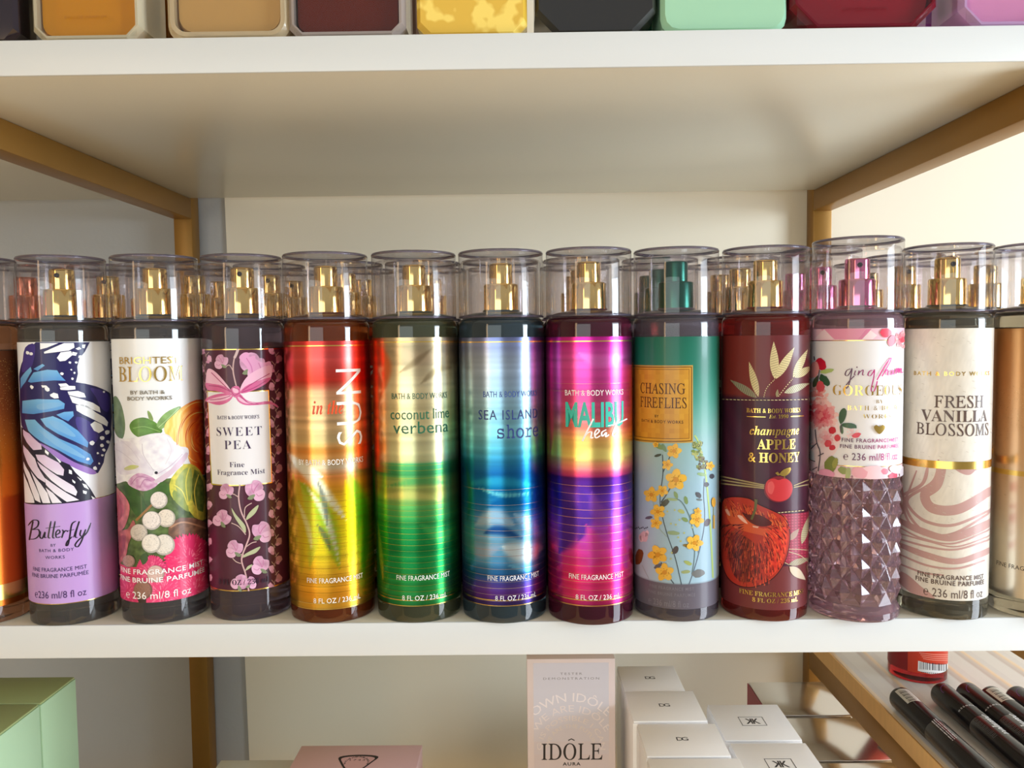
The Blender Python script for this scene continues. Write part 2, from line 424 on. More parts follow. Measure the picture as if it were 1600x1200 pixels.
FRONT = {'but': (-0.2600, 0.0237, 0.0235), 'blo': (-0.2069, 0.0260, 0.0239), 'pea': (-0.1569, 0.0292, 0.0230), 'sun': (-0.1069, 0.0252, 0.0243),
         'coc': (-0.0556, 0.0250, 0.0245), 'sea': (-0.0052, 0.0228, 0.0245), 'mal': (0.0450, 0.0190, 0.0245), 'cha': (0.0956, 0.0230, 0.0243),
         'app': (0.1466, 0.0219, 0.0242), 'gin': (0.1979, 0.0190, 0.0245), 'van': (0.2500, 0.0210, 0.0235), 'ora': (-0.3130, 0.0220, 0.0240), 'pch': (0.3020, 0.0190, 0.0240)}
FRONT = {k: (x, y - .0013, r) for k, (x, y, r) in FRONT.items()}
GRP = 'body mist bottles in the front row'
protos = {}
S.view_layers[0].update()
def rampY(L, x, stops):
    f = ramp([(L.v(x, y), c) for y, c in stops]); return f
def rows(L, amt, seed, n=220):
    rnd = random.Random(seed); t = [rnd.uniform(-1, 1) for _ in range(n)]
    t = [(t[i] + t[i - 1] + 0.6 * t[i - 2]) / 2.2 for i in range(n)]
    return lambda v: 1 + amt * t[int((v - L.z0) / (L.z1 - L.z0) * (n - 1)) % n]
def mul(c, k): return tuple(max(0, min(255, v * k)) for v in c)
def new_label(key, y_top, y_bot, xpx, base, nz=60, basemat=INKI):
    X, Y, R = FRONT[key]; L = Label(X, Y, R, 0, 1, None, nz, basemat)
    L.art.mpp = (0.4463 + Y - R) / F
    L.z1, L.z0 = L.v(xpx, y_top), L.v(xpx, y_bot); L.base = base
    return L

# --- butterfly label: white with a blue wing, lilac foot
def lab_butterfly():
    L = new_label('but', 534, 944, 98, None, 12); a = L.art
    WH, LI = (236, 237, 242), (190, 152, 214); zs = L.v(100, 785)
    L.base = lambda u, v: WH
    a.rect(-PI * L.R * .999, PI * L.R * .999, L.z0, zs, LI); L.band(zs - .0001, zs + .0003); L.band(L.z0, L.z0 + .0004)
    a.zoom(20, 530, 4.6176); NV = (34, 28, 86)
    a.poly([(165, 22), (555, 22), (520, 90), (480, 140), (465, 200), (470, 250), (455, 310), (520, 320), (600, 340), (660, 365), (706, 395), (714, 560), (708, 640), (712, 690), (690, 780), (665, 830), (655, 890), (615, 965), (560, 975), (480, 945), (400, 905), (330, 865), (250, 790), (190, 750), (110, 680), (62, 620), (52, 500), (50, 370), (45, 270), (62, 180), (110, 90)], NV)
    for p in ([(90, 60), (160, 40), (140, 190), (70, 240), (70, 180)], [(560, 350), (690, 400), (690, 520), (640, 500), (600, 420)], [(460, 560), (560, 600), (620, 700), (560, 760), (470, 650)]):
        a.poly(p, (62, 48, 128), sm=3)
    a.poly([(190, 748), (330, 865), (400, 905), (480, 945), (560, 975), (605, 965), (560, 930), (440, 885), (300, 800)], (152, 112, 190), sm=3)
    def blue(c0, c1, y0, y1):
        z0, z1 = a.P((300, y0))[1], a.P((300, y1))[1]; return lambda u, v: mixc(c0, c1, (v - z0) / (z1 - z0))
    for p in ([(57, 285), (130, 200), (138, 230), (92, 310), (57, 360)], [(150, 215), (215, 178), (232, 190), (180, 228)], [(110, 305), (150, 240), (250, 220), (320, 225), (345, 262), (382, 300), (300, 297), (200, 305), (130, 314)],
              [(70, 445), (180, 432), (330, 435), (375, 465), (370, 502), (280, 520), (150, 540), (68, 532)], [(315, 545), (370, 525), (435, 520), (440, 552), (400, 592), (360, 575)],
              [(200, 575), (290, 555), (360, 585), (470, 660), (545, 745), (540, 782), (430, 730), (330, 685), (240, 630)], [(88, 580), (160, 580), (220, 640), (330, 715), (460, 770), (560, 830), (582, 880), (560, 908), (470, 880), (330, 800), (200, 735), (112, 660)]):
        a.poly(p, blue((118, 178, 220), (78, 140, 205), min(q[1] for q in p), max(q[1] for q in p)), up=False)
    a.up()
    for p in ([(180, 470), (330, 455), (350, 480), (200, 510)], [(260, 590), (340, 600), (450, 690), (420, 700), (300, 640)], [(180, 640), (420, 780), (520, 850), (480, 850), (300, 760)]): a.poly(p, (120, 172, 214), sm=3, up=False)
    a.up()
    W2 = (240, 241, 244)
    for p in ([(197, 28), (330, 28), (245, 62), (198, 74)], [(225, 92), (330, 45), (370, 28), (440, 28), (445, 60), (405, 82), (300, 95), (228, 104)], [(318, 135), (345, 95), (420, 85), (430, 115), (380, 155), (340, 160)], [(430, 90), (466, 98), (455, 120), (425, 115)],
              [(452, 68), (480, 55), (495, 70), (470, 78)], [(500, 40), (525, 38), (518, 66), (500, 62)], [(475, 118), (495, 116), (490, 136), (472, 135)], [(205, 333), (240, 333), (255, 345), (215, 350)], [(268, 400), (295, 385), (325, 395), (332, 425), (300, 428), (272, 412)],
              [(328, 322), (385, 318), (405, 335), (345, 345)], [(340, 350), (400, 336), (450, 338), (452, 362), (400, 368), (345, 365)], [(395, 378), (470, 373), (515, 390), (527, 420), (480, 420), (405, 402)],
              [(408, 407), (480, 427), (580, 460), (625, 490), (633, 530), (570, 507), (430, 457)], [(455, 475), (520, 470), (600, 530), (660, 565), (687, 600), (680, 630), (620, 600), (510, 545), (460, 515)], [(558, 615), (590, 592), (640, 615), (657, 655), (620, 677), (585, 660)], [(500, 1045), (530, 1050), (550, 1085), (515, 1070)]):
        a.poly(p, W2, up=False)
    for x, y, r in ((412, 168, 11), (458, 168, 11), (422, 220, 7), (445, 243, 9), (355, 250, 14), (430, 285, 10), (138, 345, 15), (133, 105, 13), (108, 97, 14), (247, 358, 20), (680, 672, 20), (645, 712, 17), (684, 740, 14), (642, 768, 15), (656, 800, 12), (612, 822, 10), (645, 838, 11), (570, 750, 20), (593, 932, 17), (540, 865, 13), (622, 897, 8), (657, 380, 8)):
        a.blob(x, y, r, r * .85, W2, n=7, rot=random.random(), jit=.2, up=False)
    a.up()
    a.poly([(62, 630), (110, 660), (200, 760), (250, 800), (330, 870), (410, 905), (450, 960), (520, 1030), (560, 1080), (600, 1148), (490, 1172), (370, 1185), (84, 1178), (70, 900)], (26, 20, 44))
    z0, z1 = a.P((300, 640))[1], a.P((300, 1170))[1]
    pk = lambda u, v: mixc((208, 172, 212), (232, 226, 236), (v - z0) / (z1 - z0) * 1.2 + .18 * math.sin(u * 2600))
    for p in ([(75, 650), (120, 680), (205, 760), (210, 795), (150, 800), (100, 740), (77, 690)], [(76, 760), (110, 800), (160, 860), (180, 920), (230, 1000), (235, 1035), (180, 1000), (110, 900), (78, 810)], [(165, 832), (230, 835), (330, 890), (370, 940), (365, 985), (320, 975), (230, 915), (180, 870)],
              [(175, 880), (240, 930), (340, 1000), (440, 1060), (465, 1100), (455, 1130), (380, 1095), (280, 1020), (200, 930)], [(230, 1000), (300, 1050), (390, 1110), (478, 1160), (390, 1174), (300, 1110), (240, 1050)], [(79, 880), (120, 960), (160, 1050), (190, 1120), (202, 1180), (162, 1160), (110, 1010), (80, 930)],
              [(80, 960), (110, 1040), (150, 1140), (158, 1180), (88, 1176)], [(130, 950), (200, 1040), (250, 1110), (272, 1182), (217, 1182), (172, 1060)], [(237, 1070), (290, 1110), (355, 1180), (285, 1182)]):
        a.poly(p, pk, up=False)
    a.up()
    for p in ([(235, 795), (262, 820), (255, 838), (232, 815)], [(405, 940), (425, 948), (428, 975), (405, 968)], [(428, 1010), (452, 1030), (448, 1042), (432, 1030)], [(505, 1090), (535, 1098), (530, 1118), (508, 1112)], [(462, 990), (500, 1015), (490, 1022)], [(565, 1130), (595, 1148), (575, 1155)], [(300, 842), (350, 885), (340, 892)], [(500, 1040), (530, 1050), (550, 1085), (515, 1068)]):
        a.poly(p, W2, up=False)
    a.up()
    a.zoom(0, 480, 2.352); K = (30, 22, 40)
    pen = lambda f, t: (0.55 + 0.75 * abs(t[1])) * (1 if .06 < f < .94 else .6)
    for st in ([(122, 786), (116, 815), (108, 856)], [(104, 802), (122, 783), (141, 786), (138, 806), (117, 818)], [(117, 818), (141, 817), (145, 834), (131, 850), (106, 853)], [(150, 824), (147, 843), (156, 849), (166, 826), (164, 845), (172, 846)], [(188, 786), (178, 842), (186, 848)], [(203, 786), (194, 842), (202, 848)], [(168, 812), (222, 805)],
               [(205, 838), (220, 828), (216, 818), (206, 828), (208, 846), (224, 843)], [(228, 818), (233, 825), (227, 848)], [(229, 836), (241, 821), (250, 825)], [(280, 786), (264, 798), (256, 845), (250, 872), (243, 876), (248, 860), (266, 843)], [(244, 823), (272, 817)], [(270, 846), (287, 800), (291, 787), (284, 810), (277, 843), (286, 846)], [(298, 818), (294, 836), (303, 841), (315, 816)], [(315, 816), (300, 858), (286, 880), (276, 874), (290, 854), (318, 830), (334, 792)]):
        a.stroke(st, 4.6, K, prof=pen, up=False)
    a.up(); N2 = (48, 38, 92)
    a.text('BY', 196, 880, 11, N2, sp=1.15); a.text('BATH & BODY', 203, 900, 12, N2, w=126, sp=1.15); a.text('WORKS', 201, 925, 12, N2, w=70, sp=1.1)
    a.text('FINE FRAGRANCE MIST', 208, 972, 15, N2, w=205, sp=1.05); a.text('FINE BRUINE PARFUMÉE', 208, 995, 15, N2, w=218, sp=1.0)
    a.text('℮236 ml/8 fl oz', 212, 1070, 27, (70, 45, 100), w=195)
    return L

# --- white label with a painted bouquet
def lab_bloom():
    L = new_label('blo', 529, 941, 242, None, 110); a = L.art
    v0 = L.v(242, 800); v1 = L.v(242, 770); v2 = L.v(242, 880); rnd = random.Random(3)
    def base(u, v):
        t = (v - v0) / (v1 - v0) + .35 * math.sin(u * 900) + .2 * math.sin(u * 2300 + v * 1500)
        g = mixc((66, 82, 44), (92, 116, 62), .5 + .5 * math.sin(u * 1300 + 3 * math.sin(v * 700)))
        c = mixc(g, (238, 239, 240), t)
        return mixc((226, 62, 112), c, (v - v2) / .012 + .25 * math.sin(u * 1500))
    L.base = base
    a.zoom(165, 640, 3.753); a.fine = .0011
    a.poly([(20, 440), (120, 410), (400, 400), (600, 380), (615, 640), (600, 830), (30, 900)], paint((56, 72, 38), (104, 126, 70), 330, 1))
    for p, c in (([(35, -40), (60, -80), (95, -20), (115, 90), (100, 170), (60, 150), (40, 60)], (118, 142, 104)), ([(140, 95), (165, 60), (220, 46), (270, 62), (310, 90), (332, 132), (270, 150), (210, 167), (160, 140)], (104, 150, 66)), ([(245, 8), (265, 20), (280, 62), (255, 56)], (150, 178, 96)),
                 ([(300, 85), (350, 20), (440, -20), (410, 50), (350, 100), (320, 115)], (150, 188, 116)), ([(110, 440), (200, 480), (240, 600), (200, 640), (140, 560)], (58, 96, 44)), ([(230, 480), (330, 420), (380, 480), (300, 560), (240, 560)], (74, 110, 52))):
        a.poly(p, paint(c, mul(c, .78), 240, p[0][1], .4), sm=4)
    a.stroke([(160, 110), (230, 100), (320, 130)], 4, (140, 182, 100)); a.stroke([(310, 105), (370, 50), (430, -10)], 4, (185, 212, 150))
    # orange ranunculus
    a.fine = .0011; oc = a.P((560, 170))
    def orf(u, v):
        d = math.hypot((u - oc[0]) * .9, (v - oc[1]) * .7); an = math.atan2(v - oc[1], u - oc[0]); w = .5 + .5 * math.sin(d * 1900 + 2.4 * math.sin(an * 3 + d * 260) + 2 * nz(u, v, 200))
        return mixc(mixc((246, 196, 84), (238, 106, 30), .5 + (u - oc[0]) / .012 + 1.0), mixc((252, 226, 140), (216, 60, 18), 1.35 + (u - oc[0]) / .012), w)
    a.poly([(345, 130), (352, 80), (400, 30), (470, -30), (560, -60), (620, 0), (625, 250), (605, 370), (550, 375), (500, 322), (470, 250), (420, 200), (375, 165)], orf, sm=3)
    for k in range(16):
        r = 30 + k * 11; a0 = 1.2 + .9 * (k % 5) * .6
        a.stroke([(555 + r * .8 * math.cos(a0 + t * .2), 170 - r * 1.1 * math.sin(a0 + t * .2)) for t in range(7)], 5, random.choice(((196, 60, 16), (252, 214, 120), (226, 96, 28))), prof=lambda f, t: math.sin(PI * min(.97, max(.05, f))), up=False)
    a.up()
    # variegated leaves
    a.poly([(385, 402), (460, 320), (525, 330), (565, 380), (590, 450), (590, 640), (520, 632), (465, 560), (400, 530), (375, 470)], paint((230, 214, 84), (176, 176, 66), 500, 2), sm=2)
    for p, c in (([(410, 420), (460, 350), (500, 345), (510, 420), (500, 520), (470, 540), (420, 480)], (142, 160, 84)), ([(520, 350), (560, 400), (578, 470), (570, 600), (520, 560), (505, 480)], (76, 108, 48)), ([(400, 470), (460, 520), (490, 600), (440, 570), (395, 520)], (120, 142, 70))):
        a.poly(p, paint(c, mixc(c, (214, 206, 96), .45), 420, p[0][0]), sm=2)
    for st in ([(490, 340), (470, 430), (485, 560)], [(545, 380), (520, 480), (540, 620)], [(400, 440), (450, 480), (480, 560)]): a.stroke(st, 6, (228, 216, 90))
    a.poly([(370, 690), (440, 632), (560, 648), (605, 690), (605, 770), (400, 760)], paint((150, 106, 82), (96, 70, 58), 300, 7), sm=2); a.stroke([(380, 690), (460, 660), (600, 700)], 10, (176, 130, 100))
    # white flower
    a.poly([(40, 100), (80, 165), (170, 165), (290, 138), (370, 150), (420, 210), (480, 225), (480, 280), (420, 352), (330, 420), (270, 462), (210, 470), (150, 450), (120, 420), (55, 430), (30, 330), (25, 200)], paint((240, 237, 238), (206, 198, 212), 260, 3, .25), sm=4)
    a.poly([(130, 430), (165, 385), (210, 372), (280, 400), (305, 440), (240, 476), (180, 466)], paint((190, 128, 172), (226, 196, 216), 500, 4), sm=3)
    a.poly([(280, 420), (380, 350), (470, 250), (478, 280), (420, 352), (330, 424)], (214, 190, 204), sm=2)
    for p, c in (([(200, 180), (290, 145), (370, 160), (400, 230), (370, 300), (290, 350), (220, 290)], (242, 239, 240)), ([(60, 200), (150, 190), (210, 260), (280, 380), (200, 370), (90, 380), (50, 300)], (228, 222, 230)), ([(110, 345), (150, 325), (195, 330), (180, 345), (130, 356)], (196, 200, 120))):
        a.poly(p, paint(c, mixc(c, (200, 188, 206), .6), 280, p[0][0], .3), sm=4)
    for st, c in (([(215, 200), (225, 270), (285, 360)], (206, 196, 206)), ([(60, 230), (110, 260), (180, 320)], (208, 200, 212)), ([(90, 180), (150, 230), (200, 300)], (212, 204, 216)), ([(360, 170), (385, 240), (350, 320)], (220, 212, 216)), ([(300, 380), (380, 330), (450, 260)], (204, 180, 198)), ([(150, 440), (190, 395), (250, 400)], (176, 116, 160)), ([(200, 460), (230, 410), (270, 420)], (176, 116, 160))):
        a.stroke(st, 4, c, up=False)
    a.up(); a.blob(297, 370, 10, 9, (40, 36, 48), n=8)
    # pink petals at the left
    for p, c in (([(40, 460), (100, 488), (142, 560), (132, 640), (100, 705), (50, 690)], (214, 124, 132)), ([(45, 470), (90, 520), (110, 600), (70, 660), (45, 640)], (196, 96, 110)), ([(60, 730), (130, 700), (162, 648), (175, 690), (135, 790), (122, 855), (70, 910)], (196, 108, 110)), ([(70, 760), (120, 740), (110, 830), (75, 880)], (168, 78, 88))):
        a.poly(p, paint(c, mul(c, .7), 260, p[0][0], .35), sm=3)
    a.stroke([(275, 555), (230, 600), (180, 650)], 14, (150, 108, 56))
    # pink pompoms
    def pom(cx, cy, r, c0, c1, n=46, ay=1.0):
        pts = []
        for k in range(n * 2):
            an = PI * k / n; rr = r * (1 if k % 2 else .9) * random.uniform(.96, 1.04); pts.append((cx + rr * math.cos(an), cy + rr * ay * math.sin(an)))
        fs_, a.fine = a.fine, 0; a.poly(pts, c0); a.fine = fs_
        for k in range(150):
            an = random.uniform(0, 2 * PI); q = r * random.uniform(.1, .85); l = r * .16
            a.stroke([(cx + q * math.cos(an), cy + ay * q * math.sin(an)), (cx + (q + l) * math.cos(an), cy + ay * (q + l) * math.sin(an))], 5, mixc(c0, c1, random.random()), sm=0, up=False)
        a.up()
    a.poly([(30, 990), (300, 1000), (620, 960), (640, 1110), (400, 1140), (200, 1146), (60, 1120)], paint((196, 46, 92), (242, 96, 144), 420, 9))
    pom(490, 880, 150, (228, 46, 104), (255, 132, 160), ay=1.05); pom(270, 945, 95, (214, 52, 108), (246, 120, 156)); pom(330, 1080, 130, (232, 66, 118), (250, 140, 170)); pom(130, 1060, 90, (206, 50, 104), (240, 110, 150)); pom(520, 1060, 110, (236, 60, 110), (255, 140, 165))
    a.poly([(205, 860), (240, 840), (250, 880), (220, 910)], (60, 84, 44), sm=2); a.poly([(190, 1080), (230, 1090), (240, 1130), (200, 1140)], (56, 40, 34), sm=2)
    for x, y, r, c in ((313, 530, 50, (226, 214, 204)), (355, 636, 53, (222, 208, 190)), (272, 650, 55, (230, 218, 210)), (198, 720, 50, (206, 194, 182)), (343, 792, 62, (222, 212, 198)), (270, 784, 56, (230, 220, 208)), (140, 888, 36, (178, 140, 132)), (295, 962, 50, (214, 180, 170)), (222, 1058, 54, (150, 108, 92))):
        a.blob(x, y, r, r, mul(c, .80), n=26); a.blob(x - 3, y - 4, r * .88, r * .88, c, n=26)
        for i in range(60):
            q = r * .86 * math.sqrt(random.random()); an = random.random() * 6.283
            a.blob(x + q * math.cos(an), y + q * math.sin(an), 3.6, 3.0, mul(c, random.choice((.88, .93, 1.05))), n=6, up=False)
        a.up()
    W = (250, 246, 246)
    a.text('FINE FRAGRANCE MIST', 316, 962, 30, W, w=560, sp=1.06, off=.012); a.text('FINE BRUINE PARFUMÉE', 322, 1010, 30, W, w=585, sp=1.0, off=.012); a.text('℮ 236 ml/8 fl oz', 298, 1108, 44, W, w=400)
    a.zoom(0, 480, 2.352)
    a.text('BRIGHTEST', 543, 208, 26, (1, 1, 1), mat=GOLDI, w=225); a.text('BLOOM', 547, 273, 52, (1, 1, 1), font='thin', mat=GOLDI, w=242)
    GR = (120, 112, 96); a.text('BY BATH &', 541, 320, 14, GR, w=122, off=.012); a.text('BODY WORKS', 547, 342, 14, GR, w=160, off=.012)
    return L

# --- plum label with pink sweet pea sprays
def flower_pea(a, x, y, s, rot=0.0, flip=1, c=(222, 160, 198), dark=(196, 116, 164)):
    def T(pts): 
        co, si = math.cos(rot), math.sin(rot); return [(x + s * (flip * p[0] * co - p[1] * si), y + s * (flip * p[0] * si + p[1] * co)) for p in pts]
    a.fine = .0012
    a.poly(T([(-50, -20), (-30, -62), (10, -70), (25, -48), (60, -40), (62, 0), (40, 30), (10, 22), (-20, 10)]), paint(mixc(c, (240, 214, 234), .3), mul(c, .86), 330, x), sm=3); a.fine = 0
    a.poly(T([(-60, 10), (-40, -12), (0, 8), (10, 45), (-15, 62), (-50, 50)]), mixc(c, (240, 214, 232), .35), sm=3)
    a.stroke(T([(-22, -50), (0, -20), (12, 10)]), 5 * s, dark, up=False); a.stroke(T([(20, -45), (22, -15), (14, 8)]), 4 * s, dark); a.stroke(T([(-45, 20), (-20, 30), (-5, 15)]), 4 * s, dark)
    a.poly(T([(0, 20), (30, 25), (50, 48), (20, 52)]), (130, 140, 110), sm=2)
def lab_pea():
    random.seed(11)
    L = new_label('pea', 545, 924, 380, None, 8); a = L.art
    L.base = lambda u, v: (78, 30, 52)
    L.band(L.z1 - .0006, L.z1); L.band(L.z0, L.z0 + .0006)
    PK = (222, 164, 196); ST = (196, 160, 160)
    # narrow side sprays
    for off in (0, 1):
        a.zoom(310, 535, 5.336)
        xs = 640 if off == 0 else 58
        a.stroke([(xs + (14 if i % 2 else -10), 70 + i * 75) for i in range(29)], 6, (150, 118, 120))
        for i in range(28):
            y = 60 + i * 76; sg = 1 if i % 2 else -1
            a.blob(xs + sg * 34, y, 24, 30, PK if sg < 0 or off else (176, 120, 130), n=7, jit=.28, up=False); a.blob(xs + sg * 22, y + 26, 17, 15, mixc(PK, (190, 110, 150), .4), n=6, jit=.25, up=False)
            a.stroke([(xs, y + 56), (xs - sg * 30, y + 20)], 6, (170, 140, 130), sm=0, up=False)
        a.up()
    a.zoom(310, 535, 5.336)
    a.stroke([(330, 50), (300, 130), (290, 240), (320, 380)], 12, ST); a.stroke([(330, 60), (315, 100), (300, 130)], 22, (204, 176, 176)); a.stroke([(290, 240), (260, 190), (230, 200)], 7, ST)
    flower_pea(a, 190, 165, .92); flower_pea(a, 440, 190, 1.5, 0, -1)
    flower_pea(a, 505, 235, 1.5, .25, 1)
    a.poly([(340, 130), (380, 85), (425, 90), (420, 120), (470, 110), (480, 140), (540, 170), (600, 160), (605, 260), (560, 300), (440, 270), (400, 200)], (224, 160, 200), sm=3)
    for st in ([(400, 130), (440, 200), (450, 260)], [(500, 170), (520, 230), (500, 280)], [(570, 190), (560, 250), (520, 290)]): a.stroke(st, 9, (204, 126, 176))
    # card with gold edge
    def quad(p, c, m=INKI):
        us = [a.P(q) for q in p]; a.poly(us, c, m, px=False)
    quad([(74, 404), (586, 397), (614, 1171), (110, 1183)], (1, 1, 1), GOLDI); quad([(81, 412), (580, 405), (608, 1164), (117, 1175)], (234, 232, 236))
    # bow
    B1, B2, B3 = (214, 104, 156), (238, 186, 212), (176, 62, 120)
    for p, c in (([(65, 345), (75, 235), (110, 222), (180, 280), (270, 395), (255, 425), (170, 400), (90, 385)], B2), ([(62, 340), (120, 345), (200, 360), (275, 400), (250, 428), (150, 405), (80, 395)], B1), ([(345, 400), (380, 320), (450, 250), (590, 190), (610, 270), (560, 340), (450, 400), (360, 420)], B2),
                 ([(350, 410), (420, 350), (600, 290), (560, 345), (450, 402), (370, 425)], B1), ([(60, 480), (110, 445), (200, 425), (290, 430), (260, 490), (180, 522), (100, 505)], B1), ([(70, 490), (160, 455), (280, 440), (230, 480), (140, 495)], B2),
                 ([(310, 440), (345, 425), (400, 480), (480, 500), (580, 490), (650, 520), (660, 545), (600, 515), (490, 522), (390, 522), (330, 490)], B1), ([(330, 450), (400, 490), (480, 508), (400, 510), (345, 485)], B2), ([(270, 395), (300, 365), (340, 370), (350, 425), (320, 460), (285, 445)], B1), ([(285, 385), (320, 380), (335, 415), (300, 420)], B2)):
        a.poly(p, c, sm=3)
    for st in ([(90, 360), (180, 370), (270, 410)], [(110, 250), (190, 330), (262, 400)], [(370, 400), (470, 330), (590, 260)], [(360, 415), (460, 380), (560, 320)], [(100, 480), (190, 470), (270, 445)], [(345, 440), (410, 500), (500, 515)], [(270, 395), (300, 440), (345, 420)], [(285, 370), (345, 395)]): a.stroke(st, 6, B3, up=False)
    a.up()
    K = (62, 44, 84)
    a.text('BATH & BODY WORKS', 323, 640, 27, K, font='thin', w=355, off=.012); a.text('SWEET', 332, 780, 74, K, font='serif', w=385, sp=1.18, off=-.012); a.text('PEA', 327, 890, 74, K, font='serif', w=222, sp=1.18, off=-.012)
    a.text('Fine', 322, 1040, 44, K, font='serif', w=122, off=-.01); a.text('Fragrance Mist', 347, 1105, 44, K, font='serif', w=408, off=-.01)
    # main spray below the card
    a.zoom(320, 740, 5.457)
    a.stroke([(300, 95), (290, 200), (310, 320), (360, 430), (382, 520), (350, 620), (315, 730), (350, 860), (375, 1000)], 13, (206, 164, 168))
    for st in ([(340, 370), (345, 290), (400, 250)], [(350, 520), (290, 450), (230, 420)], [(350, 625), (400, 590), (440, 580)], [(320, 720), (330, 690), (280, 690)], [(310, 765), (270, 750), (240, 720)], [(345, 830), (370, 795), (420, 790)], [(290, 200), (250, 175), (220, 170)]): a.stroke(st, 8, (200, 168, 164), up=False)
    a.up()
    for p in ([(350, 395), (380, 330), (455, 265), (440, 320), (400, 365)], [(345, 505), (300, 440), (250, 360), (230, 290), (270, 350), (330, 420), (350, 460)], [(325, 715), (350, 680), (470, 620), (440, 670), (380, 695)], [(350, 825), (365, 790), (405, 772), (390, 800)]): a.poly(p, (182, 186, 150), sm=3, up=False)
    a.up()
    flower_pea(a, 185, 155, 1.0); flower_pea(a, 430, 150, 1.35, 0, -1); flower_pea(a, 150, 385, 1.15, .4); flower_pea(a, 485, 500, 1.35, .1, -1); flower_pea(a, 255, 645, 1.15); flower_pea(a, 470, 785, 1.2, 0, 1); flower_pea(a, 300, 930, 1.1, .6); flower_pea(a, 390, 930, .8, 0, -1)
    a.text('8 FL OZ / 236 mL', 330, 945, 44, (44, 26, 50), font='serif', w=460)
    return L

# --- foil labels
def foil(key, yt, yb, xpx, stops, seed, lines, linecol, gold=True, side=None):
    L = new_label(key, yt, yb, xpx, None, 150, FOILI); a = L.art
    rp_ = rampY(L, xpx, stops); rw = rows(L, .10, seed)
    def base(u, v):
        c = rp_(v)
        if side: c = side(u, v, c)
        return mul(c, rw(v))
    L.base = base
    rnd = random.Random(seed)
    for y in lines:
        v = L.v(xpx, y); L.band(v, v + rnd.uniform(.00012, .00028), linecol, FOILI)
    if gold:
        v = L.v(xpx, yt + 8); L.band(v, v + .0006); v = L.v(xpx, yb - 9); L.band(v, v + .0005); L.band(L.z0 + .0002, L.z0 + .0006)
    return L
def lab_sun():
    L = foil('sun', 533, 953, 512, [(533, (214, 66, 62)), (560, (232, 92, 88)), (595, (206, 60, 48)), (612, (214, 150, 112)), (650, (222, 178, 130)), (690, (226, 192, 132)), (705, (236, 150, 66)), (718, (236, 178, 110)), (730, (206, 186, 156)), (745, (238, 150, 80)), (760, (238, 160, 50)), (790, (244, 206, 40)), (830, (248, 226, 32)), (870, (232, 206, 44)), (900, (236, 180, 50)), (930, (240, 166, 48)), (953, (206, 160, 60))], 11,
             [742] + [775 + i * 9.5 for i in range(17)], (196, 150, 44))
    a = L.art; a.zoom(420, 480, 2.352)
    L.softs((([(90, 620), (110, 760), (120, 980)], 90, (206, 178, 40)), ([(110, 640), (200, 760), (260, 960)], 84, (150, 186, 44)), ([(120, 660), (160, 800), (150, 960)], 60, (190, 200, 60)), ([(300, 620), (345, 760), (350, 980)], 90, (132, 186, 36)), ([(80, 560), (170, 640), (290, 790)], 52, (244, 242, 226)), ([(130, 650), (210, 770), (262, 950)], 32, (226, 226, 204)), ([(100, 700), (140, 800), (160, 900)], 26, (226, 224, 160)), ([(60, 530), (130, 590), (200, 625)], 44, (244, 242, 228)), ([(180, 640), (205, 720), (215, 800)], 26, (110, 116, 106)), ([(180, 800), (205, 840), (230, 900)], 26, (104, 110, 80)), ([(280, 640), (300, 760), (300, 960)], 50, (252, 226, 20))))
    W = (250, 246, 240)
    a.text('SUN', 340, 363, 112, W, w=285, rot=PI / 2, off=-.012, sp=1.05)
    a.text('in the', 218, 393, 48, (232, 84, 44), font='italic', w=116)
    a.text('BY BATH & BODY WORKS', 232, 580, 21, W, w=262); a.text('FINE FRAGRANCE MIST', 247, 1012, 19, W, w=222); a.text('8 FL OZ / 236 mL', 254, 1085, 19, W, w=182)
    return L
def lab_coco():
    us = []
    def side(u, v, c): return mixc(c, (226, 112, 62), (-u - .012) / .014 * (1 if v > .085 else 0))
    L = foil('coc', 527, 948, 648, [(527, (196, 176, 140)), (560, (184, 164, 130)), (600, (214, 198, 158)), (650, (220, 204, 152)), (700, (214, 208, 158)), (722, (204, 202, 148)), (725, (84, 166, 104)), (742, (66, 152, 90)), (752, (150, 172, 92)), (775, (172, 178, 96)), (792, (96, 172, 92)), (830, (34, 150, 78)), (880, (30, 142, 74)), (920, (48, 158, 80)), (948, (40, 120, 66))], 5,
             [728, 736, 748] + [790 + i * 9 for i in range(17)], (150, 170, 70), side=side)
    a = L.art; a.zoom(420, 480, 2.352); G = (44, 104, 76)
    L.softs((([(400, 140), (430, 220), (410, 330)], 60, (226, 112, 60)), ([(450, 150), (560, 190), (650, 170)], 60, (196, 172, 138)), ([(480, 240), (540, 200), (600, 150)], 26, (150, 128, 96)), ([(560, 280), (620, 230), (680, 220)], 30, (160, 140, 104)), ([(420, 660), (560, 640), (700, 650)], 30, (80, 160, 90)), ([(400, 700), (520, 690), (640, 710)], 36, (196, 196, 110)), ([(560, 800), (640, 840), (690, 800)], 60, (70, 176, 90)), ([(400, 780), (410, 900), (420, 1000)], 40, (200, 200, 80))))
    a.text('BATH & BODY WORKS', 558, 337, 22, (56, 98, 80), w=222); a.text('coconut lime', 560, 412, 40, G, w=238); a.text('verbena', 564, 464, 46, G, w=222)
    W = (246, 248, 244); a.text('FINE FRAGRANCE MIST', 572, 1003, 19, W, w=214); a.text('8 FL OZ / 236 mL', 576, 1076, 19, W, w=176)
    return L
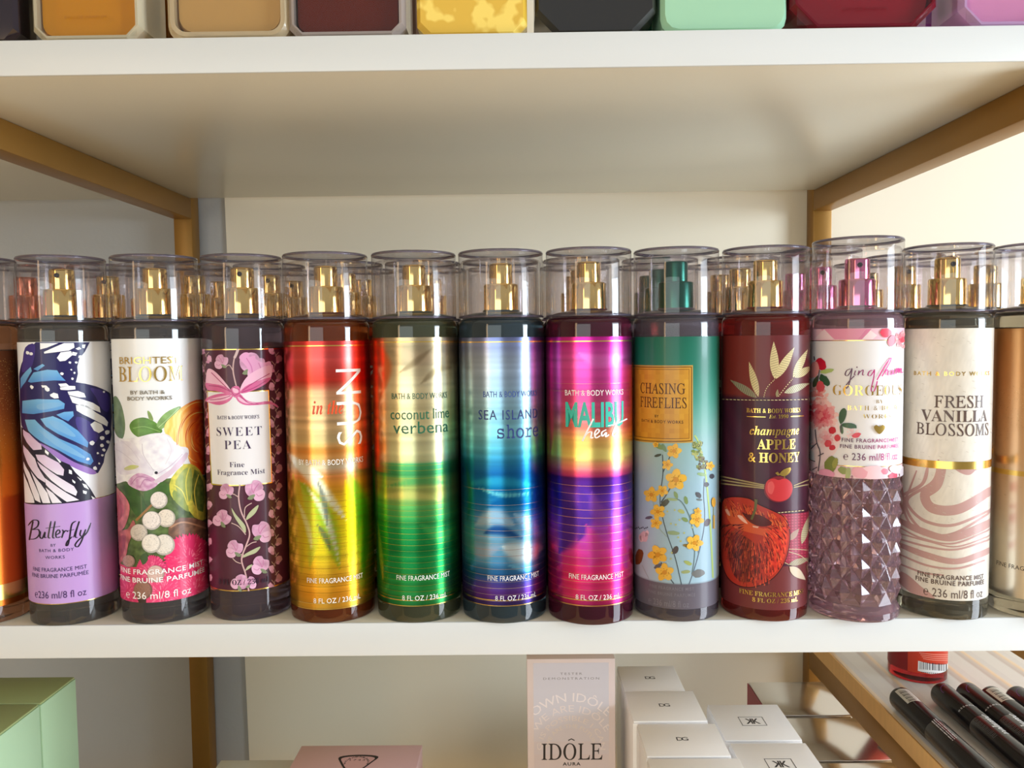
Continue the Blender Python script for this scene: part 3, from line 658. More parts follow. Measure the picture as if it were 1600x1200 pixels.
def lab_sea():
    L = foil('sea', 527, 948, 785, [(527, (122, 130, 178)), (560, (168, 182, 204)), (600, (158, 182, 206)), (640, (144, 186, 204)), (680, (122, 190, 206)), (705, (84, 170, 196)), (722, (46, 132, 176)), (740, (24, 98, 160)), (760, (16, 116, 170)), (790, (30, 110, 164)), (815, (84, 140, 186)), (850, (120, 176, 208)), (880, (80, 146, 192)), (900, (38, 94, 156)), (915, (92, 74, 168)), (930, (100, 52, 148)), (948, (52, 48, 104))], 9,
             [766, 790] + [800 + i * 10 for i in range(15)], (186, 168, 168))
    a = L.art; a.zoom(420, 480, 2.352); B = (48, 64, 126)
    L.softs((([(760, 800), (830, 770), (900, 800)], 70, (160, 192, 216)), ([(860, 880), (940, 905), (1010, 880)], 90, (222, 234, 240)), ([(900, 760), (960, 800), (1000, 840)], 60, (150, 190, 220)), ([(790, 830), (850, 820), (930, 850)], 40, (22, 70, 140)), ([(720, 860), (780, 900), (850, 880)], 56, (150, 172, 200)), ([(800, 735), (880, 715), (1000, 735)], 36, (10, 90, 150)), ([(720, 650), (850, 640), (1010, 660)], 40, (40, 150, 190)), ([(760, 660), (860, 690), (1000, 680)], 20, (110, 200, 214)), ([(720, 560), (740, 680), (730, 780)], 30, (30, 120, 110)), ([(950, 560), (1000, 620), (1005, 700)], 50, (60, 120, 180)), ([(880, 950), (950, 960), (1000, 940)], 30, (110, 180, 220))))
    a.text('BATH & BODY WORKS', 896, 330, 22, (62, 86, 156), w=222); a.text('SEA ISLAND', 888, 413, 36, B, w=246, sp=1.15); a.text('shore', 925, 480, 48, B, font='mono', w=176)
    W = (246, 246, 250); a.text('FINE FRAGRANCE MIST', 908, 1004, 19, W, w=214); a.text('8 FL OZ / 236 mL', 914, 1076, 19, W, w=168)
    return L
def lab_mal():
    L = foil('mal', 526, 948, 922, [(526, (204, 44, 148)), (560, (226, 90, 176)), (600, (216, 70, 150)), (640, (222, 92, 134)), (670, (240, 132, 112)), (690, (240, 186, 104)), (712, (244, 214, 116)), (728, (246, 150, 120)), (744, (222, 70, 130)), (748, (84, 34, 124)), (775, (96, 52, 168)), (800, (128, 64, 186)), (830, (190, 76, 196)), (865, (212, 62, 156)), (900, (234, 52, 122)), (930, (226, 60, 130)), (948, (160, 40, 100))], 21,
             [600, 612] + [760 + i * 12.5 for i in range(15)], (226, 150, 130))
    a = L.art; a.zoom(840, 480, 2.352); W = (250, 246, 248)
    L.softs((([(60, 660), (120, 780), (80, 900)], 120, (66, 40, 146)), ([(150, 650), (180, 760), (150, 860)], 60, (84, 46, 150)), ([(200, 680), (230, 760), (330, 780)], 60, (150, 80, 196)), ([(180, 800), (210, 880), (190, 960)], 60, (216, 70, 160)), ([(260, 800), (300, 880), (330, 960)], 70, (196, 60, 160)), ([(40, 840), (60, 940), (60, 1060)], 60, (230, 50, 110)), ([(40, 300), (50, 420), (45, 560)], 40, (226, 90, 120)), ([(150, 170), (230, 200), (330, 180)], 50, (232, 110, 190)), ([(140, 560), (220, 540), (330, 560)], 50, (252, 226, 130))))
    a.text('BATH & BODY WORKS', 214, 325, 21, W, w=236); a.text('MALIBU', 216, 438, 88, (62, 190, 172), w=236, off=.03)
    pen = lambda f, t: .5 + .7 * abs(t[1])
    for st in ([(205, 410), (182, 455), (165, 492), (180, 465), (198, 458), (196, 480), (205, 478)], [(212, 470), (226, 456), (220, 448), (210, 462), (214, 480), (230, 472)], [(252, 450), (236, 460), (238, 474), (252, 460), (250, 476), (262, 468)], [(296, 412), (276, 462), (280, 474), (292, 462)], [(258, 436), (290, 428), (328, 410)]): a.stroke(st, 5.2, W, prof=pen, up=False)
    a.up(); a.text('FINE FRAGRANCE MIST', 222, 1002, 19, W, w=222); a.text('8 FL OZ / 236 mL', 226, 1076, 19, W, w=176)
    return L

# --- teal label with yellow wild flowers
def yflower(a, x, y, r, rot=0.0, c=(226, 172, 52)):
    for k in range(5):
        an = rot + k * 2 * PI / 5; a.blob(x + .58 * r * math.cos(an), y + .58 * r * math.sin(an), .56 * r, .42 * r, mixc(c, (240, 196, 84), random.random() * .6), n=9, rot=an, jit=.08, up=False)
    a.up(); a.blob(x, y, .3 * r, .3 * r, (204, 140, 32), n=8)
    for k in range(7):
        an = k * .9; a.blob(x + .45 * r * math.cos(an), y + .45 * r * math.sin(an), 2.4, 2.4, (96, 60, 30), n=5, up=False)
    a.up()
def lab_cha():
    L = new_label('cha', 526, 952, 1057, None, 90); a = L.art
    rp_ = rampY(L, 1057, [(526, (22, 104, 84)), (575, (30, 116, 96)), (620, (64, 142, 124)), (660, (112, 168, 158)), (700, (146, 182, 186)), (760, (152, 184, 200)), (952, (158, 188, 206))]); vb = L.v(1057, 913)
    L.base = lambda u, v: mixc(rp_(v), (186, 170, 178) if v < .1 else rp_(v), (-u - .008) / .03 * .5) if v > vb else (98, 92, 104)
    L.art.rect(-PI * L.R * .999, PI * L.R * .999, L.z0, vb, (98, 92, 104))
    a.zoom(840, 480, 2.352)
    def quad(p, c, m=INKI): a.poly([a.P(q) for q in p], c, m, px=False)
    quad([(345, 210), (571, 213), (571, 497), (345, 486)], (190, 150, 70)); quad([(350, 216), (567, 218), (567, 492), (350, 482)], (104, 64, 22))
    vt, vbm = a.P((460, 218))[1], a.P((460, 490))[1]
    quad([(351, 219), (564, 221), (564, 489), (351, 479)], (206, 152, 52)); quad([(356, 225), (558, 227), (558, 483), (356, 473)], (120, 76, 28))
    p4 = [a.P(q) for q in [(358, 227), (556, 229), (556, 481), (358, 471)]]
    n = 14
    for i in range(n):
        for j in range(n):
            def bl(s, t): return tuple((p4[0][k] * (1 - s) + p4[1][k] * s) * (1 - t) + (p4[3][k] * (1 - s) + p4[2][k] * s) * t for k in (0, 1))
            k = random.random(); c = mixc((214, 160, 54), (188, 128, 42), k * .5 + .5 * abs(j / n - .35))
            a._faces([bl(i / n, j / n), bl((i + 1) / n, j / n), bl((i + 1) / n, (j + 1) / n), bl(i / n, (j + 1) / n)], [(0, 1, 2, 3)], c, INKI)
    a.up(); K = (84, 48, 22)
    a.text('CHASING', 450, 318, 36, K, font='thin', w=186, off=.008); a.text('FIREFLIES', 452, 370, 36, K, font='thin', w=192, off=.008); a.text('BY', 438, 405, 10, K, off=.02); a.text('BATH & BODY WORKS', 450, 426, 11, K, w=172, sp=1.15, off=.02)
    G = (124, 118, 130); a.text('FINE FRAGRANCE MIST', 490, 1040, 12, G, w=172, sp=1.2, off=.01); a.text('FINE BRUINE PARFUMÉE', 490, 1062, 12, G, w=182, sp=1.2, off=.01); a.text('℮ 236 ml/8 fl oz', 478, 1100, 24, G, w=158)
    a.zoom(985, 680, 4.2857)
    ST, GN = (64, 74, 84), (126, 150, 96)
    for st, w, c in (([(215, 130), (218, 260), (200, 400), (205, 500), (245, 660), (300, 820), (342, 1000)], 6, ST), ([(270, 130), (245, 190), (218, 250)], 7, ST), ([(275, 340), (240, 400), (205, 450)], 8, ST), ([(150, 430), (160, 500), (175, 560), (190, 620), (245, 680)], 5, (150, 170, 160)), ([(250, 425), (330, 435), (385, 520), (415, 620), (430, 700), (428, 820), (412, 930)], 6, (96, 118, 120)),
                     ([(495, 290), (490, 400), (497, 520), (490, 640), (455, 800), (420, 920), (392, 1000)], 5, (90, 100, 120)), ([(430, 0), (460, 60), (500, 240), (525, 480), (540, 700), (552, 955)], 11, (176, 200, 120)), ([(450, 40), (470, 120), (500, 240)], 7, (120, 150, 80)), ([(555, 480), (555, 620)], 5, (130, 140, 90)), ([(205, 850), (245, 930), (292, 995)], 6, ST), ([(80, 870), (125, 960)], 3, (150, 150, 150)), ([(445, 690), (455, 790)], 4, (96, 118, 120))):
        a.stroke(st, w, c, up=False)
    a.up()
    for x, y, rx, ry, ro, c in ((190, 75, 36, 16, .5, GN), (225, 85, 30, 14, 1.1, (108, 142, 110)), (185, 135, 24, 9, -.3, (70, 78, 70)), (230, 455, 34, 20, -.6, (74, 76, 66)), (305, 400, 26, 13, 1.2, GN), (372, 435, 28, 13, 1.4, GN), (280, 430, 40, 9, .1, (150, 170, 120)), (340, 510, 24, 13, .4, (170, 178, 110)), (365, 565, 24, 14, .5, GN), (290, 655, 42, 14, .1, (140, 160, 120)), (455, 400, 24, 17, .8, (84, 84, 90)), (460, 432, 20, 8, .1, (110, 120, 120)), (300, 770, 30, 19, -.9, (78, 68, 64)),
                            (125, 552, 26, 10, -.2, (92, 86, 96)), (380, 740, 30, 13, .2, (130, 110, 60)), (385, 855, 28, 13, .4, (160, 172, 100)), (370, 915, 32, 12, -.1, (150, 160, 110)), (455, 925, 46, 26, -.2, (110, 112, 112)), (515, 585, 18, 28, .5, (92, 84, 92)), (545, 275, 16, 18, .4, (70, 70, 80)), (508, 330, 18, 17, .2, (80, 78, 84)), (185, 875, 30, 14, -.5, (96, 92, 96)), (475, 262, 30, 12, .2, (140, 170, 120)), (60, 815, 26, 55, .2, (120, 66, 34)), (90, 680, 32, 36, 0, (206, 170, 176)), (110, 660, 14, 24, .3, (222, 190, 192)), (70, 690, 12, 26, -.3, (222, 190, 192))):
        a.blob(x, y, rx, ry, c, n=12, rot=ro, jit=.1, up=False)
    a.up()
    for k in range(9): a.blob(35 + k * 10, 625 - 4 * (k % 3), 4, 6, (60, 56, 70), n=5, up=False)
    for k in range(46):
        a.blob(455 + random.uniform(-36, 30), 95 + random.uniform(-50, 60), 11, 9, random.choice(((120, 140, 70), (156, 164, 90), (88, 96, 62), (178, 180, 116))), n=7, jit=.3, up=False)
    a.up()
    for k in range(22): a.blob(480 + random.uniform(-34, 28), 180 + random.uniform(-34, 44), 11, 10, random.choice(((110, 96, 60), (130, 140, 80), (96, 88, 70))), n=7, jit=.3, up=False)
    a.up()
    for k in range(14): a.blob(random.uniform(230, 500), random.uniform(440, 830), 7, 7, (178, 182, 120), n=8, up=False)
    a.up()
    for x, y, r in ((292, 105, 46), (248, 198, 34), (305, 298, 66), (215, 372, 36), (142, 398, 48), (185, 512, 46), (173, 588, 36), (185, 800, 60), (230, 918, 56), (442, 565, 44), (428, 720, 52), (530, 205, 28), (172, 62, 18), (448, 510, 24)): yflower(a, x, y, r, x * .37)
    for k in range(9): a.blob(555, 540 + k * 10, 7, 5, (206, 160, 50), n=6, up=False)
    a.blob(553, 448, 14, 34, (214, 160, 60), n=9)
    return L

# --- dark red label with an engraved apple
def lab_app():
    L = new_label('app', 524, 953, 1196, None, 70); a = L.art
    v1 = L.v(1196, 618); v2 = L.v(1196, 885)
    def base(u, v):
        k = .5 + .5 * math.sin(u * 400 + v * 300)
        if v > v1: return mixc((118, 38, 34), (96, 34, 42), (u + .02) / .03)
        return mixc((70, 20, 44), (62, 16, 40), k)
    L.base = base
    a.rect(-PI * L.R * .999, PI * L.R * .999, L.z0, v2, (112, 46, 48))
    a.zoom(1120, 500, 4.613); GD = (214, 196, 146)
    def leafp(p0, p1, w, c, m=INKI, hatch=True):
        p0, p1 = np.array(p0, float), np.array(p1, float); d = p1 - p0; n = np.array([-d[1], d[0]]) / np.hypot(*d); pts = []
        for t in np.linspace(0, 1, 9): pts.append(p0 + d * t + n * w * math.sin(PI * t ** .8))
        for t in np.linspace(1, 0, 9)[1:-1]: pts.append(p0 + d * t - n * w * math.sin(PI * t ** .8))
        a.poly([tuple(p) for p in pts], c, m)
        if hatch:
            for t in np.linspace(.1, .88, 13):
                q = p0 + d * t; ww = w * math.sin(PI * t ** .8) * .9
                a.stroke([tuple(q - n * ww - d * .03), tuple(q + n * ww + d * .03)], 3.2, mul(c, .62), sm=0, up=False)
            a.up()
    for p0, p1, w, c in (((300, 555), (232, 300), 26, GD), ((290, 560), (95, 430), 26, (140, 132, 108)), ((418, 425), (410, 155), 32, GD), ((425, 425), (560, 195), 30, GD), ((548, 415), (655, 210), 26, GD), ((560, 415), (690, 330), 26, GD), ((485, 525), (668, 455), 26, (190, 182, 150)), ((432, 555), (438, 500), 10, GD)): leafp(p0, p1, w, c)
    for st in ([(415, 430), (360, 490), (338, 560)], [(545, 425), (490, 490), (440, 555)]):
        L2 = smooth_line(st, 10)
        for i in range(0, len(L2) - 2, 2): a.stroke([L2[i], L2[i + 1]], 6, GD, sm=0, up=False)
    for i in range(24): a.stroke([(40 + i * 27, 571 + 6 * math.sin(i / 23 * PI)), (58 + i * 27, 572 + 6 * math.sin((i + .6) / 23 * PI))], 5, GD, sm=0, up=False)
    a.up(); g = dict(mat=GOLDI)
    a.text('BATH & BODY WORKS', 424, 670, 31, (1, 1, 1), font='serif', w=412, **g); a.text('Est. 1990', 448, 708, 25, (1, 1, 1), font='italic', w=140, **g)
    a.stroke([(217, 695), (352, 699)], 6, (1, 1, 1), GOLDI, sm=0); a.stroke([(530, 695), (626, 690)], 6, (1, 1, 1), GOLDI, sm=0)
    a.text('champagne', 428, 830, 62, (1, 1, 1), font='italic', w=374, **g); a.text('APPLE', 438, 932, 70, (1, 1, 1), font='serif', w=284, off=.008, **g); a.text('& HONEY', 425, 1027, 68, (1, 1, 1), font='serif', w=390, off=.008, **g)
    a.zoom(1120, 720, 5.0)
    for k in (0, 1, 2):
        for i in range(34):
            x = 30 + i * 10; y = 120 + k * 28 + (i / 34) * (70 - k * 16); a.stroke([(x, y + 5), (x + 12, y - 3)], 6, (178, 158, 110), sm=0, up=False)
    for k in (0, 1):
        for i in range(13): a.stroke([(600 + i * 10, 195 + k * 14 - i * (4 - 2 * k)), (612 + i * 10, 188 + k * 14 - i * (4 - 2 * k))], 6, (190, 170, 120), sm=0, up=False)
    a.up()
    a.blob(480, 222, 112, 102, (120, 28, 40), n=30); a.poly([(392, 160), (440, 138), (482, 150), (530, 138), (575, 165), (590, 220), (560, 290), (490, 316), (420, 296), (380, 230)], (196, 50, 56), sm=4)
    a.poly([(400, 180), (430, 160), (450, 200), (430, 260), (400, 240)], (214, 84, 84), sm=3)
    a.stroke([(530, 140), (525, 110)], 9, (120, 90, 40), sm=0); a.poly([(490, 105), (520, 68), (575, 52), (565, 95), (525, 120)], (1, 1, 1), GOLDI, sm=3); a.poly([(455, 95), (475, 85), (495, 110), (475, 115)], (1, 1, 1), GOLDI)
    # red net patch, side leaves
    a.poly([(440, 410), (740, 385), (760, 790), (520, 800)], (146, 30, 58))
    for i in range(12):
        for j in range(17): a.blob(470 + i * 24, 430 + j * 22 - i * 2, 9, 6, (184, 58, 84), n=6, up=False)
    a.up()
    leafp((660, 650), (720, 420), 24, (190, 176, 140)); leafp((560, 810), (730, 760), 24, (176, 160, 130)); leafp((565, 620), (640, 530), 22, (190, 150, 130)); leafp((565, 825), (690, 930), 34, (206, 186, 160), hatch=False)
    for st in ([(500, 690), (620, 690), (730, 700)], [(560, 710), (650, 740), (720, 800)], [(520, 790), (560, 810)], [(700, 820), (715, 960)]): a.stroke(st, 5, (196, 176, 140), up=False)
    a.up()
    for i in range(9): a.stroke([(450 + i * 26, 408 - i * 2.4), (468 + i * 26, 406 - i * 2.4)], 6, GD, sm=0, up=False)
    a.up()
    # the large apple
    out = [(42, 470), (48, 330), (90, 290), (170, 285), (260, 300), (330, 345), (430, 390), (520, 440), (562, 540), (560, 660), (520, 800), (440, 910), (330, 970), (240, 984), (150, 960), (80, 890), (42, 760), (36, 600)]
    a.poly([(300 + (x - 300) * 1.025, 640 + (y - 640) * 1.02) for x, y in out], (52, 12, 20), sm=4); a.poly(out, (176, 48, 34), sm=4)
    a.poly([(80, 420), (150, 380), (230, 440), (330, 520), (420, 520), (500, 480), (520, 560), (470, 700), (400, 600), (260, 560), (140, 520)], (206, 84, 46), sm=3)
    a.fine = .001; a.poly([(110, 560), (240, 600), (330, 700), (330, 880), (240, 950), (140, 900), (90, 720)], paint((88, 22, 24), (146, 42, 34), 400, 3), sm=3); a.poly([(400, 560), (520, 500), (552, 600), (510, 790), (420, 900), (370, 850), (440, 700)], paint((240, 78, 48), (196, 44, 36), 400, 5), sm=3); a.fine = 0
    rnd = random.Random(5)
    cx, cy = 290, 455
    for i in range(760):
        an = rnd.uniform(-.35, PI + .35); q = rnd.uniform(.28, .97)
        R1 = 250 if an < PI / 2 else 230; ex, ey = cx + R1 * math.cos(an) * 1.05, cy + 60 + 455 * abs(math.sin(an)) if math.sin(an) > 0 else cy + 40
        x0 = cx + (ex - cx) * q * (1.12 - .12 * q); y0 = cy + 40 + (ey - cy - 40) * q
        tx, ty = (ex - cx) * (1 - .9 * q), (ey - cy) * 1.0; ln = math.hypot(tx, ty) or 1; l = rnd.uniform(22, 60)
        right = math.cos(an)
        c = rnd.choice(((84, 18, 20), (60, 12, 22), (224, 74, 44), (236, 96, 60), (148, 30, 30), (196, 52, 36))) if right > -.2 else rnd.choice(((84, 22, 24), (120, 34, 26), (150, 60, 36), (176, 66, 40), (58, 16, 20)))
        if x0 > 552 or x0 < 44: continue
        a.stroke([(x0, y0), (x0 + tx / ln * l, y0 + ty / ln * l)], rnd.uniform(3, 7), c, sm=0, up=(i % 150 == 149), prof=lambda f, t: .35 + f)
    for i in range(150):
        x = rnd.uniform(60, 530); y = 330 + (x - 60) * .28 + rnd.uniform(-40, 60); a.stroke([(x, y), (x + rnd.uniform(8, 22), y + rnd.uniform(20, 46))], rnd.uniform(3, 6), rnd.choice(((226, 96, 50), (190, 70, 40), (110, 30, 26), (214, 110, 60))), sm=0, up=False)
    a.up()
    a.poly([(200, 400), (250, 420), (330, 420), (430, 480), (380, 512), (300, 500), (240, 460)], (84, 18, 22), sm=3); a.poly([(165, 425), (200, 430), (245, 490), (215, 480), (180, 450)], (232, 178, 160), sm=2); a.poly([(70, 380), (92, 380), (110, 430), (85, 415)], (222, 160, 140), sm=2); a.poly([(280, 505), (330, 512), (320, 525), (285, 518)], (226, 168, 150))
    a.stroke([(308, 300), (300, 380), (272, 458)], 20, (96, 92, 50), prof=lambda f, t: 1.2 - .4 * f)
    a.text('FINE FRAGRANCE MIST', 452, 1062, 36, (1, 1, 1), font='serif', w=560, **g); a.text('8 FL OZ / 236 mL', 468, 1110, 34, (1, 1, 1), font='serif', w=372, **g)
    return L

# --- white label with watercolour flowers over cut facets
def lab_gin():
    L = new_label('gin', 513, 748, 1341, None, 40); a = L.art
    vb = L.v(1341, 729); vt = L.v(1341, 532)
    L.base = lambda u, v: (238, 236, 240)
    a.rect(-PI * L.R * .999, PI * L.R * .999, L.z0, vb, (244, 208, 216)); a.rect(-PI * L.R * .999, PI * L.R * .999, vt, L.z1, (240, 196, 212)); L.band(vb - .0002, vb + .0002); L.band(vt - .0002, vt + .0002)
    a.zoom(1260, 500, 4.613)
    for p, c in (([(100, 62), (430, 62), (370, 140), (205, 140)], (232, 150, 182)), ([(60, 138), (130, 66), (200, 138)], (246, 216, 226)), ([(380, 138), (450, 66), (510, 110), (480, 138)], (250, 226, 232)), ([(370, 140), (430, 64), (470, 64), (400, 140)], (224, 134, 170))): a.poly(p, c)
    a.poly([(20, 600), (60, 1010), (130, 1040), (240, 900), (230, 740), (150, 560), (60, 460), (20, 470)], (248, 222, 224), sm=3)
    def bloom(x, y, r, c0, c1, n):
        for i in range(n):
            an = random.uniform(0, 2 * PI); q = r * math.sqrt(random.random()); a.blob(x + q * math.cos(an), y + q * math.sin(an) * .95, r * .2, r * .13, mixc(c1, c0, q / r), n=8, rot=an, jit=.25, up=(i % 14 == 13))
        a.up()
    bloom(80, 540, 70, (248, 200, 196), (236, 120, 120), 60); bloom(110, 690, 105, (250, 206, 204), (214, 36, 62), 130); bloom(45, 660, 75, (244, 150, 150), (214, 40, 66), 60); bloom(150, 850, 80, (252, 226, 226), (236, 150, 160), 60); bloom(60, 900, 50, (250, 230, 230), (240, 190, 196), 30)
    bloom(690, 140, 60, (250, 190, 190), (226, 50, 80), 60); bloom(330, 815, 46, (252, 226, 228), (240, 190, 196), 30)
    for x, y, rx, ry, ro, c in ((105, 318, 38, 46, -.5, (202, 30, 58)), (60, 360, 36, 60, .2, (240, 160, 160)), (135, 435, 52, 26, .9, (58, 92, 66)), (150, 368, 50, 16, -.2, (176, 196, 120)), (70, 445, 46, 16, 1.9, (74, 84, 60)), (105, 480, 30, 40, 0, (226, 90, 100)), (262, 690, 60, 26, 1.8, (66, 98, 74)), (310, 762, 56, 20, .15, (64, 100, 76)), (255, 790, 34, 12, 1.4, (96, 124, 96)), (360, 830, 34, 18, -.3, (228, 78, 96)), (190, 795, 26, 26, 0, (206, 50, 66)), (225, 850, 22, 26, 0, (214, 70, 84)), (160, 890, 26, 26, .4, (222, 84, 96)), (190, 920, 22, 20, 0, (206, 60, 76)), (570, 92, 42, 34, 0, (226, 62, 88)), (610, 150, 28, 42, .3, (226, 72, 96)),
                            (180, 1040, 46, 58, .3, (130, 138, 74)), (210, 1030, 18, 40, .3, (160, 160, 86)), (265, 1085, 38, 26, .4, (150, 160, 100)), (300, 1110, 18, 50, .1, (170, 178, 120)), (620, 1120, 32, 36, 0, (222, 66, 96)), (480, 1100, 120, 50, 0, (248, 206, 214)), (380, 1100, 60, 40, .2, (240, 172, 186)), (650, 1075, 60, 30, .1, (250, 214, 220)), (560, 1090, 26, 22, .2, (236, 130, 150)), (150, 1110, 60, 34, .2, (236, 160, 190)), (690, 1110, 24, 50, 0, (200, 190, 200))):
        a.blob(x, y, rx, ry, c, n=14, rot=ro, jit=.1)
    for st in ([(62, 262), (66, 290)], [(70, 790), (80, 880), (105, 960), (90, 1090)], [(80, 890), (40, 930)], [(90, 980), (130, 960)], [(85, 1060), (50, 1080)], [(255, 750), (250, 810)], [(100, 360), (90, 430)]): a.stroke(st, 7, (96, 84, 96), sm=3, up=False)
    a.up()
    uA, uB = a.P((290, 400))[0], a.P((640, 400))[0]
    vc = lambda u, v: mixc((92, 50, 86), (236, 40, 140), (u - uA) / (uB - uA) * 1.6 - .1)
    pen = lambda f, t: .45 + .8 * abs(t[1])
    for st in ([(318, 352), (292, 364), (281, 394), (300, 400), (322, 366), (329, 350), (322, 400), (306, 468), (291, 492), (285, 478), (310, 440), (346, 402)], [(354, 364), (346, 394), (358, 396)], [(380, 364), (371, 398)], [(372, 394), (386, 374), (408, 360), (403, 394), (415, 396)], [(474, 362), (452, 370), (441, 396), (460, 401), (481, 370), (487, 360), (481, 420), (464, 500), (478, 516), (495, 490), (507, 440)], [(505, 432), (560, 330), (602, 273), (598, 300), (560, 370), (541, 405)], [(541, 404), (560, 374), (581, 358), (578, 394), (590, 396)], [(617, 358), (600, 371), (598, 392), (610, 392), (623, 360), (620, 389), (630, 390)], [(642, 348), (638, 388)], [(638, 384), (648, 358), (659, 348), (656, 382)], [(656, 380), (666, 356), (677, 350), (675, 379), (690, 374)]):
        a.stroke(st, 6.5, vc, prof=pen, up=False)
    a.blob(364, 340, 5, 5, (110, 50, 96)); RG = (1, 1, 1)
    a.text('GORGEOUS', 478, 545, 74, RG, font='serif', mat=GOLDI, w=545, off=-.014); a.text('BY', 524, 600, 26, RG, font='serif', mat=GOLDI, sp=1.2, off=-.01); a.text('BATH & BODY', 498, 650, 33, RG, font='serif', mat=GOLDI, w=380, sp=1.3, off=-.012); a.text('WORKS', 520, 709, 30, RG, font='serif', mat=GOLDI, w=222, sp=1.3, off=-.012)
    a.poly([(522, 822), (490, 790), (484, 768), (500, 755), (522, 768), (544, 755), (560, 768), (555, 790)], RG, GOLDI, sm=3)
    vf = lambda u, v: mixc((96, 56, 90), (224, 50, 140), (u - uA) / (uB - uA) * 1.3 - .2)
    a.text('FINE FRAGRANCE MIST', 484, 882, 27, vf, w=430, sp=1.12, off=.012); a.text('FINE BRUINE PARFUMÉE', 480, 928, 27, vf, w=445, sp=1.12, off=.012); a.text('℮ 236 ml/8 fl oz', 484, 1012, 52, vf, w=408)
    return L

# --- cream label with rose marbling
def lab_van():
    L = new_label('van', 513, 938, 1482, None, 60); a = L.art
    rnd = random.Random(2)
    L.base = lambda u, v: mul((232, 226, 216), 1 + .018 * math.sin(v * 5200 + 2 * math.sin(u * 300)) + rnd.uniform(-.02, .02))
    a.zoom(1220, 480, 2.353); P = (200, 160, 156)
    for st, w in (([(580, 560), (560, 640), (470, 700), (480, 745), (540, 790), (640, 800), (780, 740)], 12), ([(600, 570), (575, 650), (530, 690), (560, 740), (660, 740), (790, 660)], 40), ([(640, 590), (690, 610), (720, 580)], 16), ([(440, 640), (470, 760), (540, 830), (640, 830), (790, 740)], 10), ([(430, 780), (510, 820), (620, 850), (720, 820), (790, 780)], 26), ([(430, 830), (540, 860), (650, 880), (790, 830)], 6),
                  ([(430, 850), (540, 880), (650, 890), (790, 845)], 8), ([(430, 870), (530, 910), (640, 935), (730, 910), (790, 880)], 24), ([(430, 905), (540, 950), (650, 960), (750, 930)], 8), ([(440, 600), (430, 700), (450, 760)], 22), ([(430, 980), (500, 1040), (560, 1085)], 46), ([(540, 590), (520, 650), (450, 690)], 14), ([(430, 940), (520, 975), (600, 985)], 7), ([(440, 810), (520, 850), (640, 868), (790, 806)], 7), ([(500, 600), (470, 680), (452, 730), (480, 800), (560, 836), (660, 828), (790, 770)], 9), ([(660, 600), (700, 600), (740, 585)], 10)):
        a.stroke(st, w, P, prof=lambda f, t: .55 + .45 * math.sin(PI * f) + .12 * math.sin(9 * f), sm=8)
    for i in range(160):
        x, y = rnd.uniform(470, 780), rnd.uniform(100, 1080); l = rnd.uniform(4, 12); a.stroke([(x, y), (x + l, y + l * .35)], 1.3, (205, 196, 184), sm=0, up=False)
    a.up()
    v0, v1 = L.v(1482, 733), L.v(1482, 721); L.band(v0, v1)
    K = (98, 78, 72)
    a.text('BATH & BODY WORKS', 640, 252, 15, (1, 1, 1), mat=GOLDI, w=290, sp=1.3, off=.015); a.text('FRESH', 663, 370, 41, K, font='thin', w=178, off=.008); a.text('VANILLA', 650, 422, 42, K, font='serif', w=248, off=-.003); a.text('BLOSSOMS', 646, 473, 41, K, font='thin', w=278, off=.008)
    a.text('FINE FRAGRANCE MIST', 636, 1003, 17, K, w=250, sp=1.08, off=.02); a.text('FINE BRUINE PARFUMÉE', 634, 1024, 17, K, w=262, sp=1.08, off=.02); a.text('℮ 236 ml/8 fl oz', 645, 1071, 32, K, w=222)
    return L
def lab_glitter(key, xpx, stops, yt, yb, spots, gold, text=None):
    L = new_label(key, yt, yb, xpx, None, 60, FOILI); a = L.art
    f = rampY(L, xpx, stops); L.base = lambda u, v: f(v)
    for y0, y1 in gold: L.band(L.v(xpx, y1), L.v(xpx, y0))
    rnd = random.Random(1); v0, v1 = L.v(xpx, spots[1]), L.v(xpx, spots[0])
    for i in range(spots[2]):
        t = abs(rnd.gauss(0, .36)); v = v1 - (v1 - v0) * min(1, t); u = rnd.uniform(-.04, .04); s = rnd.uniform(.00012, .00032)
        a.rect(u, u + s, v, v + s, rnd.choice(spots[3]), FOILI, up=False)
    a.up()
    if text: a.text(text, 1606, 893, 7, (50, 44, 40), w=100, al='C')
    return L
TINT = {'but': (150, 146, 140), 'blo': (150, 142, 140), 'pea': (150, 130, 140), 'sun': (196, 96, 40), 'coc': (140, 146, 110), 'sea': (104, 130, 144), 'mal': (140, 50, 84), 'cha': (172, 160, 176), 'app': (196, 64, 58), 'gin': (224, 186, 202), 'van': (156, 150, 132), 'ora': (170, 120, 90), 'pch': (150, 140, 120)}
LBL = {'but': 'white and lilac mist bottle printed with a blue butterfly wing', 'blo': 'white mist bottle printed with a bouquet of white, orange and pink flowers', 'pea': 'plum mist bottle with pink sweet pea sprays and a bow over a white card',
       'sun': 'red to yellow metallic mist bottle with tall sideways white letters', 'coc': 'tan and green striped metallic mist bottle', 'sea': 'silvery blue striped metallic mist bottle with purple foot', 'mal': 'magenta and purple metallic mist bottle with teal capital letters',
       'cha': 'teal and grey blue mist bottle with yellow wild flowers and dark green pump', 'app': 'dark red mist bottle with a large engraved red apple', 'gin': 'pink faceted mist bottle with white floral label and pink pump', 'van': 'cream mist bottle with rose marbling and a thin gold belt',
       'ora': 'orange glitter mist bottle cut off by the left edge, beside the butterfly bottle', 'pch': 'peach to cream mist bottle cut off by the right edge, beside the cream marbled bottle'}
